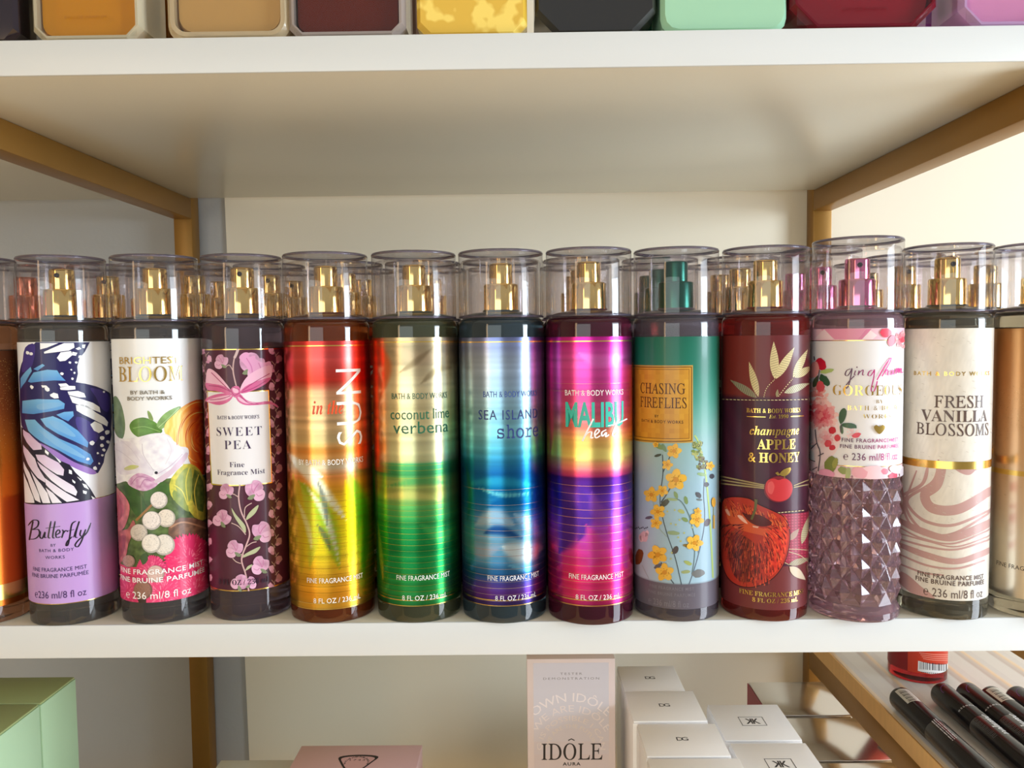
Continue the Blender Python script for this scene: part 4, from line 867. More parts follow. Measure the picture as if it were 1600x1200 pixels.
def facet_body(R):
    """bottle whose lower half is cut into raised diamond pyramids"""
    bm = body_mesh(R)
    bmesh.ops.delete(bm, geom=[f for f in bm.faces if 0.0085 < f.calc_center_median().z < 0.0885 and f.calc_center_median().xy.length > R * .9], context='FACES')
    for v in [v for v in bm.verts if not v.link_faces]: bm.verts.remove(v)
    n = 14; z0, z1 = 0.0085, 0.0885; m = 11; h = (z1 - z0) / m; ft = []
    def pt(k, z, r): an = 2 * PI * k / n; return bm.verts.new((r * math.cos(an), r * math.sin(an), z))
    grid = {}
    for j in range(m + 1):
        for i in range(n): grid[(i, j)] = pt(i + (.5 if j % 2 else 0), z0 + j * h, R - .0022)
    for j in range(1, m):
        for i in range(n):
            k = i + (.5 if j % 2 else 0); l, r_ = grid[(i, j)], grid[((i + 1) % n, j)]
            o = (i + 1) % n if j % 2 else i
            up_, dn = grid[(o, j + 1)], grid[(o, j - 1)]
            ap = pt(k + .5, z0 + j * h, R + .0007)
            for tri in ((l, ap, up_), (ap, r_, up_), (dn, ap, l), (dn, r_, ap)): ft.append(bm.faces.new(tri))
    for i in range(n):        # close the open half-diamonds at both ends
        o = (i + 1) % n
        bm.faces.new((grid[(i, 0)], grid[(o, 0)], grid[(i, 1)])); 
        bm.faces.new((grid[(i, m)], grid[(o, m - 1)], grid[(o, m)]))
    fe = {e for f in ft for e in f.edges if len(e.link_faces) == 2}
    be = [e for e in bm.edges if e.is_boundary]
    bmesh.ops.bridge_loops(bm, edges=[e for e in be if e.verts[0].co.z < .04]); bmesh.ops.bridge_loops(bm, edges=[e for e in be if e.verts[0].co.z > .04])
    bmesh.ops.bevel(bm, geom=[e for e in fe if e.is_valid], offset=.00022, segments=1, affect='EDGES')
    return bm
def build_front():
    dfs = {'but': lab_butterfly, 'blo': lab_bloom, 'pea': lab_pea, 'sun': lab_sun, 'coc': lab_coco, 'sea': lab_sea, 'mal': lab_mal, 'cha': lab_cha, 'app': lab_app, 'gin': lab_gin, 'van': lab_van,
           'ora': lambda: lab_glitter('ora', 10, [(548, (120, 74, 52)), (640, (150, 84, 48)), (700, (196, 116, 44)), (760, (222, 116, 40)), (900, (226, 116, 42)), (945, (220, 112, 44))], 548, 945, (560, 800, 2600, ((236, 178, 96), (90, 50, 34), (250, 214, 140))), [(912, 936)]),
           'pch': lambda: lab_glitter('pch', 1592, [(513, (212, 158, 104)), (600, (224, 172, 122)), (700, (230, 190, 150)), (790, (232, 210, 186)), (840, (238, 230, 214)), (935, (238, 232, 218))], 513, 935, (600, 860, 1000, ((170, 130, 80), (246, 222, 170), (200, 160, 110))), [(736, 744)], 'FINE FRAGRANCE MIST')}
    pumps = {'cha': PUMPE, 'gin': PUMPP, 'ora': PUMPC}
    noz = {'but': .15, 'pea': .12, 'gin': -.2, 'van': -.05, 'pch': .05, 'app': 1.9, 'cha': 2.0}
    for k in FRONT:
        X, Y, R = FRONT[k]
        protos[k] = make_bottle(X, Y, R, LBL[k], GRP, liquid('liquid_' + k, TINT[k]), pumps.get(k, PUMPG), dfs[k](), top=.2127 if k == 'gin' else CAPT, noz=noz.get(k, 2.6), body=facet_body(R) if k == 'gin' else None)
build_front()
WHICH = {'but': 'lilac butterfly wing bottle', 'blo': 'white bouquet bottle', 'pea': 'plum sweet pea bottle', 'sun': 'red and yellow metallic bottle', 'coc': 'tan and green metallic bottle', 'sea': 'silvery blue metallic bottle', 'mal': 'magenta metallic bottle', 'cha': 'teal wild flower bottle', 'app': 'dark red apple bottle', 'gin': 'pink faceted bottle', 'van': 'cream marbled bottle', 'ora': 'orange glitter bottle', 'pch': 'peach bottle at the right edge'}
ORD = {1: 'directly', 2: 'second in line', 3: 'third in line'}
for row in (1, 2):
    for k in FRONT:
        X, Y, R = FRONT[k]
        b = copy_tree(protos[k]); b.location = (X + random.uniform(-.0012, .0012), Y + .0520 * row + random.uniform(-.001, .001) + .002, 0)
        pm = {'cha': 'dark green', 'gin': 'pink', 'ora': 'copper'}.get(k, 'gold')
        b['label'] = f'capped mist bottle, {pm} pump, {ORD[row]} behind the {WHICH[k]}'
        b['group'] = 'body mist bottles standing behind the front row'
# ------------------------------------------------------------------ setting and shelving
H, TB = 0.30561, 0.0189
YP, WP, HB = 0.3824, 0.01898, 0.0207
XL, XR = -0.32763, 0.30424
YW = 0.4035
ZLOW = -0.3000
ZR = -0.1500
def struct(o): o['kind'] = 'structure'; return o
struct(box('wall_back', -1.6, 1.7, YW, YW + .08, -1.1, 1.5, WALL))
pl, pr = on_y(352, 330, YW - .002), on_y(386, 1100, YW - .002)
bm = bmesh.new(); pts = []
t_ = (pr[0] - pl[0]) / (pr[2] - pl[2])
for x, z in ((pl[0] + t_ * (-1.1 - pl[2]), -1.1), (1.7, -1.1), (1.7, 1.5), (pl[0] + t_ * (1.5 - pl[2]), 1.5)): pts.append((x, z))
vf = [bm.verts.new((x, YW - .0025, z)) for x, z in pts]; vb = [bm.verts.new((x, YW, z)) for x, z in pts]
bm.faces.new(vf)
for i in range(4): bm.faces.new((vf[i], vb[i], vb[(i + 1) % 4], vf[(i + 1) % 4]))
struct(bm_obj('trim_1', bm, PANEL))
struct(box('floor', -2.2, 2.3, -2.6, YW, -1.18, -1.1, noisy(pmat('wood_floor', (214, 176, 124), .45), 6, .2, stretch=(1, 12, 1))))
struct(box('ceiling', -2.2, 2.3, -2.6, YW + .08, 1.5, 1.58, pmat('ceiling_paint', (238, 236, 230), .8)))
struct(box('wall_left', -2.28, -2.2, -2.6, YW + .08, -1.18, 1.58, pmat('left_wall_paint', (196, 180, 156), .8)))
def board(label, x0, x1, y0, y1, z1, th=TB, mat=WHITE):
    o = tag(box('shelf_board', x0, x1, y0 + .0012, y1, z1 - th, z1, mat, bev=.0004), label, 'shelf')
    box('cool_front_strip', x0, x1, y0, y0 + .0018, z1 - th - .0001, z1 + .0001, WHITE_FRONT, o, bev=.0007); return o  # added strip: keeps the lit front cool white against the warm-tinted board
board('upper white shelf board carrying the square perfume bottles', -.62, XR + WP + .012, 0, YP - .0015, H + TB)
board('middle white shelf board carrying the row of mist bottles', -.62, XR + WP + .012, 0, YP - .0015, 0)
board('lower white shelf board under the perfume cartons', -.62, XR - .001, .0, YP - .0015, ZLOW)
def frame(x0, brackets, label):
    t = thing('shelf_upright', label, 'shelf upright', (x0 + WP / 2, YP + WP / 2, -1.1))
    def part(n, *a): 
        o = bm_obj(n, box_bm(*a, bev=.0011), GOLDP, t, .6); o.matrix_parent_inverse = Matrix.Translation(t.location).inverted(); return o
    part('post', x0, x0 + WP, YP, YP + WP, -1.1, 1.2)
    for z, hb, y0 in brackets: part('bracket', x0, x0 + WP, y0, YP + .0002, z - hb, z)
frame(XL - WP, [(H, HB, .003), (-TB, HB, .003), (ZLOW - TB, HB, .003)], 'left gold painted post with shelf brackets')
frame(XR, [(H, HB, .003), (-TB, .0172, .003), (ZR - .0168, .0222, .003), (ZLOW - TB, HB, .003)], 'right gold painted post with shelf brackets')
# striped board of the bay on the right, raw wooden edge
SM = pmat('striped_white_board', (232, 228, 224), .2); nt = SM.node_tree; b_ = nt.nodes['Principled BSDF']
tcn = nt.nodes.new('ShaderNodeTexCoord'); sp_ = nt.nodes.new('ShaderNodeSeparateXYZ'); rr = nt.nodes.new('ShaderNodeValToRGB'); mm = nt.nodes.new('ShaderNodeMath'); mm.operation = 'MULTIPLY'; mm.inputs[1].default_value = 31.7; fr_ = nt.nodes.new('ShaderNodeMath'); fr_.operation = 'FRACT'
nt.links.new(tcn.outputs['Object'], sp_.inputs[0]); nt.links.new(sp_.outputs['X'], mm.inputs[0]); nt.links.new(mm.outputs[0], fr_.inputs[0]); nt.links.new(fr_.outputs[0], rr.inputs[0]); nt.links.new(rr.outputs[0], b_.inputs['Base Color'])
cr = rr.color_ramp; cr.elements[0].position = 0; cr.elements[0].color = lin((232, 229, 226)); cr.elements[1].position = 1; cr.elements[1].color = lin((226, 222, 220))
for p, c in ((.42, (230, 227, 224)), (.5, (202, 188, 182)), (.62, (212, 200, 194)), (.7, (240, 212, 176)), (.76, (246, 224, 194)), (.82, (228, 224, 222))): e = cr.elements.new(p); e.color = lin(c)
RB = thing('shelf_board', 'striped white shelf board with raw wooden edge under the mascara tubes', 'shelf', (XR, .02, ZR))
def rel(o, t): o.matrix_parent_inverse = Matrix.Translation(t.location).inverted(); return o
rel(box('board_top', XR + .0008, .80, .02, YP - .0015, ZR - .0166, ZR, SM, RB, bev=.0005), RB)
rel(box('edge_strip', XR - .0006, XR + .0008, .02, YP - .0015, ZR - .0166, ZR - .0002, noisy(pmat('raw_wood_edge', (230, 180, 112), .55), 40, .1, stretch=(1, 6, 1)), RB), RB)
# ------------------------------------------------------------------ square perfume bottles on the upper board
ZU = H + TB
def facing(x0p, x1p, y): return on_y(x0p, 55, y)[0], on_y(x1p, 55, y)[0]
def prism_bm(w, d, h, cham, z0=0.0, bulge=0.0, seg=1, inset=0.0):
    """upright block with chamfered front-view corners (octagon in x-z), bevelled towards the front"""
    bm = bmesh.new(); c = cham
    out = [(-w / 2 + c, 0), (w / 2 - c, 0), (w / 2, c), (w / 2, h - c), (w / 2 - c, h), (-w / 2 + c, h), (-w / 2, h - c), (-w / 2, c)]
    if seg > 1:
        o2 = []
        for cx, cz, a0 in ((w / 2 - c, c, -PI / 2), (w / 2 - c, h - c, 0), (-w / 2 + c, h - c, PI / 2), (-w / 2 + c, c, PI)):
            for k in range(seg + 1): o2.append((cx + c * math.cos(a0 + k * PI / 2 / seg), cz + c * math.sin(a0 + k * PI / 2 / seg)))
        out = o2
    n = len(out); rings = []
    for y, k in ((-d / 2, inset), (-d / 2 + .003, 0), (d / 2 - .003, 0), (d / 2, inset)):
        sx_ = (w - 2 * k) / w; sz_ = (h - 2 * k) / h
        rings.append([bm.verts.new((x * sx_, y, z0 + h / 2 + (z - h / 2) * sz_)) for x, z in out])
    bm.faces.new(rings[0]); bm.faces.new(rings[-1][::-1])
    for a, b in zip(rings[:-1], rings[1:]):
        for i in range(n): bm.faces.new((a[i], a[(i + 1) % n], b[(i + 1) % n], b[i]))
    return bm
GLASSC = clear_plastic('perfume_bottle_glass', (.985, .985, .97, 1), 1.4, edge=.86)
CAPGOLD = pmat('perfume_cap_gold', (214, 180, 110), .2, metal=1.0)
def perfume(x0p, x1p, y, col, label, kind='solid', cham=.006, seg=1, rough=.12, d=.034, h=.085, ins=.0035, text=None, metal=0.0, trans=0.0, rim=(238, 226, 196)):
    x0, x1 = facing(x0p, x1p, y); w = x1 - x0
    t = thing('perfume_bottle', label, 'perfume bottle', ((x0 + x1) / 2, y + d / 2, ZU), 'square perfume bottles on the upper board')
    if kind == 'glass':
        o_ = prism_bm(w, d, h, cham, 0, seg=seg, inset=.0022); i_ = prism_bm(w - 2 * ins, d, h - 2 * ins, max(.001, cham - ins * .5), ins, seg=seg)
        rg = bmesh.new(); nO = len(o_.verts) // 4; nI = nO
        vo = [v.co.copy() for v in o_.verts]; vi = [v.co.copy() for v in i_.verts]; o_.free(); i_.free()
        ro = [[rg.verts.new(vo[k * nO + i]) for i in range(nO)] for k in range(4)]; ri = [[rg.verts.new(vi[k * nI + i]) for i in range(nI)] for k in (0, 3)]
        for a_, b_2 in ((ro[0], ro[1]), (ro[1], ro[2]), (ro[2], ro[3]), (ro[3], ri[1]), (ri[1], ri[0]), (ri[0], ro[0])):
            for i in range(nO): rg.faces.new((a_[i], a_[(i + 1) % nO], b_2[(i + 1) % nO], b_2[i]))
        bm_obj('glass_rim', rg, pmat('thick_glass_rim', rim, .06, trans=.5, ior=1.3), t, .5)
        bm_obj('glass_front', box_bm(-w / 2 + ins, w / 2 - ins, -d / 2 + .0004, -d / 2 + .0012, ins, h - ins), GLASSC, t)
        bm_obj('perfume_liquid', prism_bm(w - 2 * ins, d - .008, h - .016, cham, ins, seg=6, inset=.0012), pmat('perfume_liquid', col, .12, spec=.15, trans=trans, ior=1.36), t, .5)
    else:
        bm_obj('bottle_body', prism_bm(w, d, h, cham, 0, seg=seg, inset=.0022), pmat('perfume_lacquer', col, rough, spec=.5, coat=.5, metal=metal, trans=trans), t, .5)
    n_ = lathe_bm([(0, h), (.009, h), (.009, h + .006), (0, h + .006)], 32); bm_obj('neck', n_, CAPGOLD, t, .5)
    c_ = lathe_bm([(0, h + .006), (.0125, h + .006), (.013, h + .007), (.013, h + .028), (.0122, h + .029), (0, h + .029)], 48); bm_obj('perfume_cap', c_, CAPGOLD, t, .5)
    if text:
        a = Art(lambda x, z: (x, z), 1.0); 
        for s_, z_, hh, ww, cc in text: a.text(s_, 0, z_, hh, cc, w=ww)
        for v in a.bm.verts: v.co = Vector((v.co.x, -d / 2 - .00012, v.co.y))
        me = bpy.data.meshes.new('print'); a.bm.to_mesh(me); a.bm.free(); link('lettering', me, [INK], t)
    return t
perfume(-60, 27, .004, (34, 20, 28), 'nearly black perfume bottle at the far left of the upper board', rough=.08)
perfume(20, 66, .046, (96, 40, 10), 'dark amber perfume bottle set back between the near-black and orange bottles', rough=.08)
perfume(48, 222, .004, (236, 160, 20), 'clear glass perfume bottle filled with bright orange liquid', 'glass', .007, trans=.35, text=[('EAU DE PARFUM', .0125, .0016, .023, (150, 90, 10))])
perfume(196, 268, .046, (120, 74, 16), 'dark gold perfume bottle set back between the orange and frosted tan bottles', rough=.1)
perfume(260, 452, .004, (206, 164, 104), 'frosted tan perfume bottle with milky glass rim', 'glass', .009, seg=6, trans=.1, ins=.0045, rim=(236, 214, 176))
perfume(450, 634, .004, (104, 36, 18), 'clear glass perfume bottle filled with deep red-brown liquid', 'glass', .006, trans=.2, rim=(206, 192, 186))
perfume(590, 656, .046, (166, 140, 138), 'mauve grey perfume bottle set back between the red-brown and yellow bottles', rough=.2)
def gold_flake(m):
    nt = m.node_tree; n = nt.nodes.new('ShaderNodeTexNoise'); n.inputs['Scale'].default_value = 70; n.inputs['Detail'].default_value = 2; r = nt.nodes.new('ShaderNodeValToRGB'); t = nt.nodes.new('ShaderNodeTexCoord')
    r.color_ramp.elements[0].position = .54; r.color_ramp.elements[0].color = lin((226, 184, 70)); r.color_ramp.elements[1].position = .60; r.color_ramp.elements[1].color = lin((250, 220, 110))
    nt.links.new(t.outputs['Object'], n.inputs['Vector']); nt.links.new(n.outputs['Fac'], r.inputs[0]); nt.links.new(r.outputs[0], nt.nodes['Principled BSDF'].inputs['Base Color'])
y_ = perfume(651, 824, .004, (230, 188, 74), 'yellow perfume bottle with gold flecks', rough=.1)
for ch in y_.children:
    if ch.name.startswith('bottle_body'): gold_flake(ch.data.materials[0])
perfume(836, 1026, .004, (34, 34, 35), 'black perfume bottle with clipped corners', cham=.012, rough=.35)
perfume(990, 1050, .046, (14, 74, 58), 'dark green perfume bottle set back between the black and mint bottles', rough=.1)
perfume(1033, 1231, .004, (164, 214, 182), 'mint green perfume bottle', cham=.008, seg=3, rough=.22)
perfume(1236, 1466, .004, (150, 20, 40), 'clear glass perfume bottle filled with ruby red liquid', 'glass', .013, trans=.3, rim=(140, 34, 50), text=[('EAU DE PARFUM', .0105, .0018, .024, (90, 8, 20))])
perfume(1450, 1508, .046, (170, 90, 190), 'violet perfume bottle set back between the ruby and pink bottles', rough=.06)
perfume(1500, 1660, .004, (240, 160, 220), 'pink violet perfume bottle at the far right of the upper board', 'glass', .010, trans=.3, rim=(232, 190, 240))
# ------------------------------------------------------------------ cartons on the lower board
CARD = attr_mat('white_carton_print', .45, spec=.35, coat=.2)
SILV = noisy(pmat('mirror_silver_card', (226, 222, 216), .15, metal=.95), 20, .03, .10, 22)
def carton(x0, x1, y0, y1, ztop, col, label, art=None, group=None, lid=0.0, name='perfume_carton', topcol=None, mats=None, rot=0.0):
    """printed carton with a tuck-in top flap; art(A) prints on the top in metres from its centre"""
    cx, cy = (x0 + x1) / 2, (y0 + y1) / 2; w, d = x1 - x0, y1 - y0
    t = thing(name, label, 'box', (cx, cy, ZLOW), group); t.rotation_euler = (0, 0, rot); h = ztop - ZLOW
    def colbm(bm, c):
        l = bm.loops.layers.float_color.new('Col')
        for f in bm.faces:
            for lp in f.loops: lp[l] = lin(c)
        return bm
    side = mats or [CARD, FOIL, GFOIL]
    if lid:
        bm_obj('carton_base', colbm(box_bm(-w / 2 + .0007, w / 2 - .0007, -d / 2 + .0007, d / 2 - .0007, 0, h - lid + .003, .0005), col), side, t, .6)
        bm = colbm(box_bm(-w / 2, w / 2, -d / 2, d / 2, h - lid, h, .0006), topcol or col); nm = 'carton_lid'
    else:
        bm_obj('carton_base', colbm(box_bm(-w / 2, w / 2, -d / 2, d / 2, 0, h - .0017, .0004), col), side, t, .6)
        bm = colbm(box_bm(-w / 2 + .0003, w / 2 - .0003, -d / 2 - .0002, d / 2 - .0006, h - .0016, h, .0006), topcol or col); nm = 'top_flap'
    o = bm_obj(nm, bm, [CARD, FOIL, GFOIL] if mats is None else [mats[1]], t, .6)
    if art:
        a = Art(lambda x, y: (x, y), 1.0); art(a)
        for v in a.bm.verts: v.co = Vector((v.co.x, v.co.y, h + v.co.z * LSTEP + .00004))
        b2 = bmesh.new(); b2.from_mesh(o.data); m2 = bpy.data.meshes.new('x'); a.bm.to_mesh(m2); a.bm.free(); b2.from_mesh(m2); b2.to_mesh(o.data); b2.free(); bpy.data.meshes.remove(m2)
    return t
WB = (246, 242, 240)
def dg(a):
    K = (60, 58, 60); a.text('D', -.0016, -.0022, .0045, K, w=.0042, off=.012); a.text('G', .0017, -.0022, .0045, K, w=.0044, off=.012)
def kk(a):
    K = (52, 50, 54); w, h, l = .0088, .0066, .0005
    for r in ((-w, w, h - l, h), (-w, w, -h, -h + l), (-w, -w + l, -h, h), (w - l, w, -h, h)): a.rect(*r, K, up=False)
    a.text('K', .0026, -.0038, .0076, K, w=.0050, off=.02)
    v, f = text_mesh('K', 'sans', 1.0, .02); x0 = min(p[0] for p in v); x1 = max(p[0] for p in v); k = .0050 / (x1 - x0)
    a._faces([(-.0002 - (p[0] - x0) * k, -.0038 + p[1] * .0076 / .7) for p in v], [tuple(reversed(q)) for q in f], K, INKI)
G1 = 'white cartons with two-letter monogram'
def at(px, py, z): p = on_z(px, py, z); return p[0], p[1]
zt = -.100
for i, (ya, yb, xa, xb, dz, lab) in enumerate(((1080, 1040, 975, 1072, 0, 'white monogram carton at the back of its row, touching the printed standing carton'), (1127, 1079, 989, 1107, .0015, 'white monogram carton second from the back of its row'), (1182, 1130, 1010, 1144, 0, 'white monogram carton third from the back of its row'), (1250, 1184, 1030, 1190, -.0005, 'white monogram carton nearest the front of its row'))):
    z = zt + dz; p, q = at(xa, ya, z), at(xb, ya, z); r = at(xa, yb, z)
    carton(p[0], q[0], p[1] + .0004, r[1] - .0004, z, WB, lab, dg, G1)
zt = -.116
for ya, yb, xa, xb, lab in ((1157, 1100, 1133, 1255, 'white carton with a framed double K emblem, rear one'), (1232, 1160, 1176, 1310, 'white carton with a framed double K emblem, front one')):
    p, q = at(xa, ya, zt), at(xb, ya, zt); r = at(xa, yb, zt); carton(p[0], q[0], p[1] + .0004, r[1] - .0004, zt, WB, lab, kk, 'white cartons with framed emblem')
zt = -.160; CRIM = pmat('crimson_card', (176, 70, 84), .5)
for ya, yb, xa, xb, lab in ((1118, 1065, 1203, 1331, 'mirror silver topped carton, rear one by the gold post'), (1189, 1121, 1246, 1396, 'mirror silver topped carton, middle one'), (1275, 1191, 1300, 1470, 'mirror silver topped carton, front one')):
    p, q = at(xa, ya, zt), at(xb, ya, zt); r = at(xa, yb, zt); carton(p[0], min(q[0], XR - .004), p[1] + .0004, r[1] - .0004, zt, (226, 220, 214), lab, None, 'mirror silver cartons', lid=.0, mats=[SILV, SILV])
    if 'rear' in lab:
        sl = [o for o in C.objects if o.get('label') == lab][0]; hx = (min(q[0], XR - .004) - p[0]) / 2; dy = (r[1] - p[1]) / 2 - .0008
        box('side_panel', -hx - .0004, -hx, -dy, dy, 0, zt - ZLOW - .0008, CRIM, sl)
# tall printed tester carton standing behind the edge
yI = .112; p, q = on_y(823, 1030, yI), on_y(961, 1030, yI); zI = p[2]
w_, h_ = q[0] - p[0], zI - ZLOW
t = thing('perfume_carton', 'standing pale pink carton with printed text arcs and large black serif letters', 'box', ((p[0] + q[0]) / 2, yI + .020, ZLOW))
bm = box_bm(-w_ / 2, w_ / 2, -.02, .02, 0, h_, .0004); l = bm.loops.layers.float_color.new('Col')
for f in bm.faces:
    for lp in f.loops: lp[l] = lin((222, 204, 200))
o = bm_obj('carton_base', bm, [CARD, FOIL, GFOIL], t, .6)
def fpx(x, y): r_ = on_y(x, y, yI); return (r_[0] - t.location.x, r_[2] - ZLOW)
a = Art(fpx, (.4463 + yI) / F)
a.zoom(800, 1000, 3.2)
u0, v1_ = fpx(833, 1036); u1, _ = fpx(951, 1036)
n = 24
for j in range(n): 
    va, vb_ = v1_ - (v1_ - .002) * j / n, v1_ - (v1_ - .002) * (j + 1) / n; a.rect(u0, u1, vb_, va, ramp([(0, (206, 202, 212)), (.12, (208, 204, 214)), (.3, (212, 196, 196)), (1, (222, 206, 190))])(j / n), up=False)
a.up()
GY = (128, 122, 128)
a.text('TESTER', 296, 174, 12, GY, w=112, sp=1.4); a.text('DEMONSTRATION', 296, 198, 12, GY, w=286, sp=1.4)
PT = (236, 226, 228)
for s_, r_, hh, ww, c in (('OWN IDÔLE', 250, 46, 410, PT), ('WE ARE IDÔLE', 196, 36, 430, (230, 218, 218)), ('G IS POSSIBLE I CAN', 150, 26, 480, (226, 212, 208)), ('WE ARE THE FUTURE', 112, 20, 330, (222, 208, 200))):
    cy = 545; a.off = (800, 1000, 3.2)
    v, f = text_mesh(s_, 'sans', 1.0, 0.0)
    a.text(s_, 296, cy, hh, c, w=ww, arc=r_)
K = (34, 28, 32)
a.text('IDÔLE'.replace('Ô', 'O'), 300, 598, 80, K, font='thin', w=312, off=.004); a.stroke([(281, 502), (297, 494), (313, 502)], 5, K, sm=0); a.text('AURA', 298, 627, 17, K, w=92, sp=1.2, off=.02)
for v in a.bm.verts: v.co = Vector((v.co.x, -.02 - .00004 - v.co.z * LSTEP, v.co.y))
b2 = bmesh.new(); b2.from_mesh(o.data); m2 = bpy.data.meshes.new('x'); a.bm.to_mesh(m2); a.bm.free(); b2.from_mesh(m2); b2.to_mesh(o.data); b2.free()
# clip anything printed outside the front panel
bm = bmesh.new(); bm.from_mesh(o.data)
for x_, nx in ((u0, -1), (u1, 1)):
    g = [f for f in bm.faces if all(v.co.y < -.02002 for v in f.verts)]; ge = list({e for f in g for e in f.edges}); gv = list({v for f in g for v in f.verts})
    bmesh.ops.bisect_plane(bm, geom=g + ge + gv, plane_co=(x_ + nx * .0001, 0, 0), plane_no=(nx, 0, 0), clear_outer=True)
g = [f for f in bm.faces if all(v.co.y < -.02002 for v in f.verts)]; ge = list({e for f in g for e in f.edges}); gv = list({v for f in g for v in f.verts})
bmesh.ops.bisect_plane(bm, geom=g + ge + gv, plane_co=(0, 0, .001), plane_no=(0, 0, -1), clear_outer=True)
bm.to_mesh(o.data); bm.free()
# green gift boxes, left
zt = -.090; xg = on_z(118, 1057, zt)[0]; y2 = on_z(118, 1057, zt)[1]; y1_ = on_z(61, 1099, zt)[1]
GB = (184, 216, 178); GT = (168, 182, 126)  # GT: shade under the shelf put into the colour of the tops
carton(xg - .12, xg, y1_ + .0006, y2, zt, GB, 'pale green lidded box at the left, rear one of two', None, 'pale green boxes', lid=.0, topcol=GT)
carton(xg - .12, xg - .0004, y1_ - .075, y1_ - .0006, zt, GB, 'pale green lidded box at the left, front one of two', None, 'pale green boxes', lid=.0, topcol=GT)
# pink crest box and a pale box beside it
zt = -.130; pA, pB = at(471, 1165, zt), at(659, 1167, zt)
def crest(a):
    K = (30, 20, 24); s = .0132
    out = [(-1.0, .80), (0, 1.0), (1.02, .82), (.8, .2), (.35, -.6), (0, -1), (-.4, -.6), (-.85, .2)]
    a.poly([(x * s, y * s) for x, y in smooth_line(out, 4, True)], K); a.poly([(x * s * .84, (y * .84) * s) for x, y in smooth_line(out, 4, True)], (218, 172, 172))
    a.text('1743', 0, .0050, .0022, K, w=.0105, sp=1.3)
    for k in range(22):
        an = -1.75 + k * .167; r0 = .0074; a.stroke([(r0 * math.sin(an), .0022 + r0 * math.cos(an)), ((r0 + .0011 + .0006 * (k % 3 == 0)) * math.sin(an + .05 * (k % 2)), .0022 + (r0 + .0014) * math.cos(an))], .0006 + .0004 * (k % 4 == 1), K, sm=0, up=False)
    a.up()
carton(pA[0], pB[0], pA[1] - .070, pA[1], zt, (224, 184, 186), 'pink box with a black shield crest on its lid', lambda a: (setattr(a, 'px', lambda x, y: (x + .001, y + .0085)), crest(a)), lid=.018)
zt = -.1405; pC = at(345, 1187, zt); carton(pC[0], pA[0] - .0035, pC[1] - .060, pC[1], zt, (214, 214, 208), 'low pale grey box beside the pink crest box')
# ------------------------------------------------------------------ right bay: red mist bottle and mascara tubes
def red_bottle():
    X, Y, R = on_z(1454, 1069, ZR)[0], on_z(1454, 1069, ZR)[1] + .0245, .0245
    FRONT['red'] = (X, Y, R)
    L = Label(X, Y, R, 0, 1, None, 12); L.z1 = ZR + .150; L.z0 = L.v(1454, 1053); L.base = lambda u, v: (206, 62, 36); a = L.art; a.mpp = (.4463 + Y - R) / F
    a.rect(-PI * L.R * .999, -.019, L.z0, L.z1, (140, 30, 36)); a.zoom(1200, 980, 4.0)
    def quad(p, c): a.poly([a.P(q) for q in p], c, px=False)
    quad([(938, 210), (1146, 226), (1142, 290), (936, 272)], (238, 236, 234)); rnd = random.Random(4)
    x = 948
    while x < 1136:
        w = rnd.choice((3, 5, 8)); k = (x - 938) / 208 * 16; quad([(x, 216 + k), (x + w, 216 + k), (x + w, 262 + k), (x, 262 + k)], (40, 34, 40)); a.layer -= 1; x += w + rnd.choice((4, 6, 8))
    a.up(); [a.stroke([(960 + i * 12, 281 + i), (966 + i * 12, 281.5 + i)], 6, (40, 34, 40), sm=0, up=False) for i in range(13)]; a.up()
    for i, y in enumerate((160, 172, 184, 196)): a.stroke([(945 + 8 * i, y), (1040, y + 10), (1160 - 10 * i, y + 10)], 3, (240, 170, 150))
    for v in L.art.bm.verts: v.co.y -= ZR
    L.z0 -= ZR; L.z1 -= ZR
    t = make_bottle(X, Y, R, 'red mist bottle with orange barcode label standing on the striped board', None, liquid('liquid_red', (170, 30, 34)), PUMPG, L, noz=2.8)
    t.location = (X, Y, ZR)
red_bottle()
BLK = pmat('gloss_black_tube', (30, 28, 30), .22, spec=.5); PUR = (86, 50, 104)
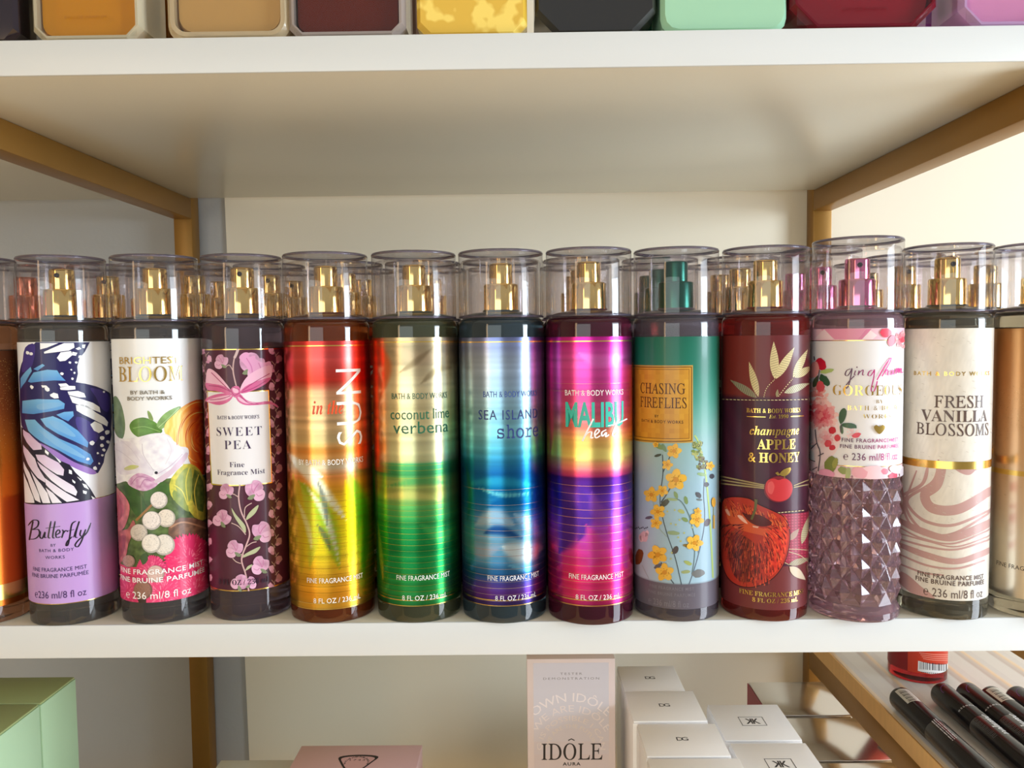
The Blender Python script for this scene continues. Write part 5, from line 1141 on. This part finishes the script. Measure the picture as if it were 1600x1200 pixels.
def mascara(x, y1, label, sticker=False, r=.0095, l=.150, text=True):
    t = thing('mascara_tube', label, 'mascara', (x, y1, ZR + r), 'black mascara tubes on the striped board')
    def along(prof): bm = lathe_bm(prof, 48); bm.transform(Matrix.Rotation(PI / 2, 4, 'X')); return bm
    e = [(r * math.sin(k * PI / 16), .006 - .006 * math.cos(k * PI / 16)) for k in range(9)]
    bm_obj('tube_body', along(e + [(r, .062), (r * .985, .0624), (0, .0624)]), BLK, t, .5)
    bm_obj('tube_cap', along([(0, .0628), (r * .985, .0628), (r, .0632), (r, l - .002), (r * .9, l), (0, l)]), BLK, t, .5)
    a = Art(lambda u, v: (u, v), 1.0); GY = (214, 212, 214); R90 = PI / 2; arts = [(a, 'lettering')]; a.up()
    if sticker:
        a2 = Art(lambda u, v: (u, v), 1.0); a2.rect(-.007, .005, -.030, -.008, (206, 202, 190)); arts.append((a2, 'price_sticker'))
        for i in range(12): a.rect(-.005, .001, -.010 - i * .0016, -.0105 - i * .0016 - .0004 * (i % 3), (70, 64, 60), up=False)
        a.up(); [a.rect(.0022, .0029, -.011 - i * .0014, -.0102 - i * .0014, (70, 64, 60), up=False) for i in range(12)]; a.up()
        for i in range(3):
            for k in range(16): a.rect(-.0042 + i * .0019, -.0036 + i * .0019, -.092 + k * .0019 + i * .001, -.0908 + k * .0019 + i * .001 + .0004 * (k % 3), GY, up=False)
        a.up()
    else:
        a3 = Art(lambda u, v: (u, v), 1.0); arts.append((a3, 'printed_ring')); a3.stroke([(.0058 * math.cos(k * .3) - .001, -.018 + .0085 * math.sin(k * .3)) for k in range(-2, 12)], .0008, PUR, sm=0)
        a4 = Art(lambda u, v: (u, v), 1.0); arts.append((a4, 'maker_lettering')); a4.text('essence', -.002, -.047, .0026, GY, w=.017, sp=1.2)
        a.text('volume', .0040, -.077, .0062, (226, 226, 228), font='italic', w=.030, rot=R90)
        for k in range(9): a4.stroke([(-.0052, -.091 + k * .0031), (-.0086, -.091 + k * .0031), (-.0086, -.0892 + k * .0031), (-.0052, -.0892 + k * .0031)], .0004, (96, 94, 98), sm=0, up=False)
    for ar, nm in arts:
        ar.cut(.0012, -.03, .03); bm = ar.bm; bm.normal_update()
        for v in bm.verts:
            an = v.co.x / r; rr_ = r + .00004 + v.co.z * LSTEP; v.co = Vector((rr_ * math.sin(an), v.co.y, rr_ * math.cos(an)))
        me = bpy.data.meshes.new(nm); bm.to_mesh(me); bm.free(); link(nm, me, [INK], t)
    return t
for (px, py), st, lab in zip(((1403, 1079), (1467, 1072), (1506, 1071), (1543, 1077), (1583, 1077), (1618, 1068)), (1, 0, 0, 1, 0, 0), ('black mascara tube with a price sticker near its round end, next to the wooden edge', 'black mascara tube with a purple ring, second from the wooden edge', 'black mascara tube with a purple ring, third from the wooden edge', 'black mascara tube with a sticker half way along, fourth from the wooden edge', 'black mascara tube fifth from the wooden edge', 'black mascara tube sixth from the wooden edge, cut off by the frame')):
    p = on_z(px, py + 8, ZR + .0095); mascara(p[0], p[1], lab, st)
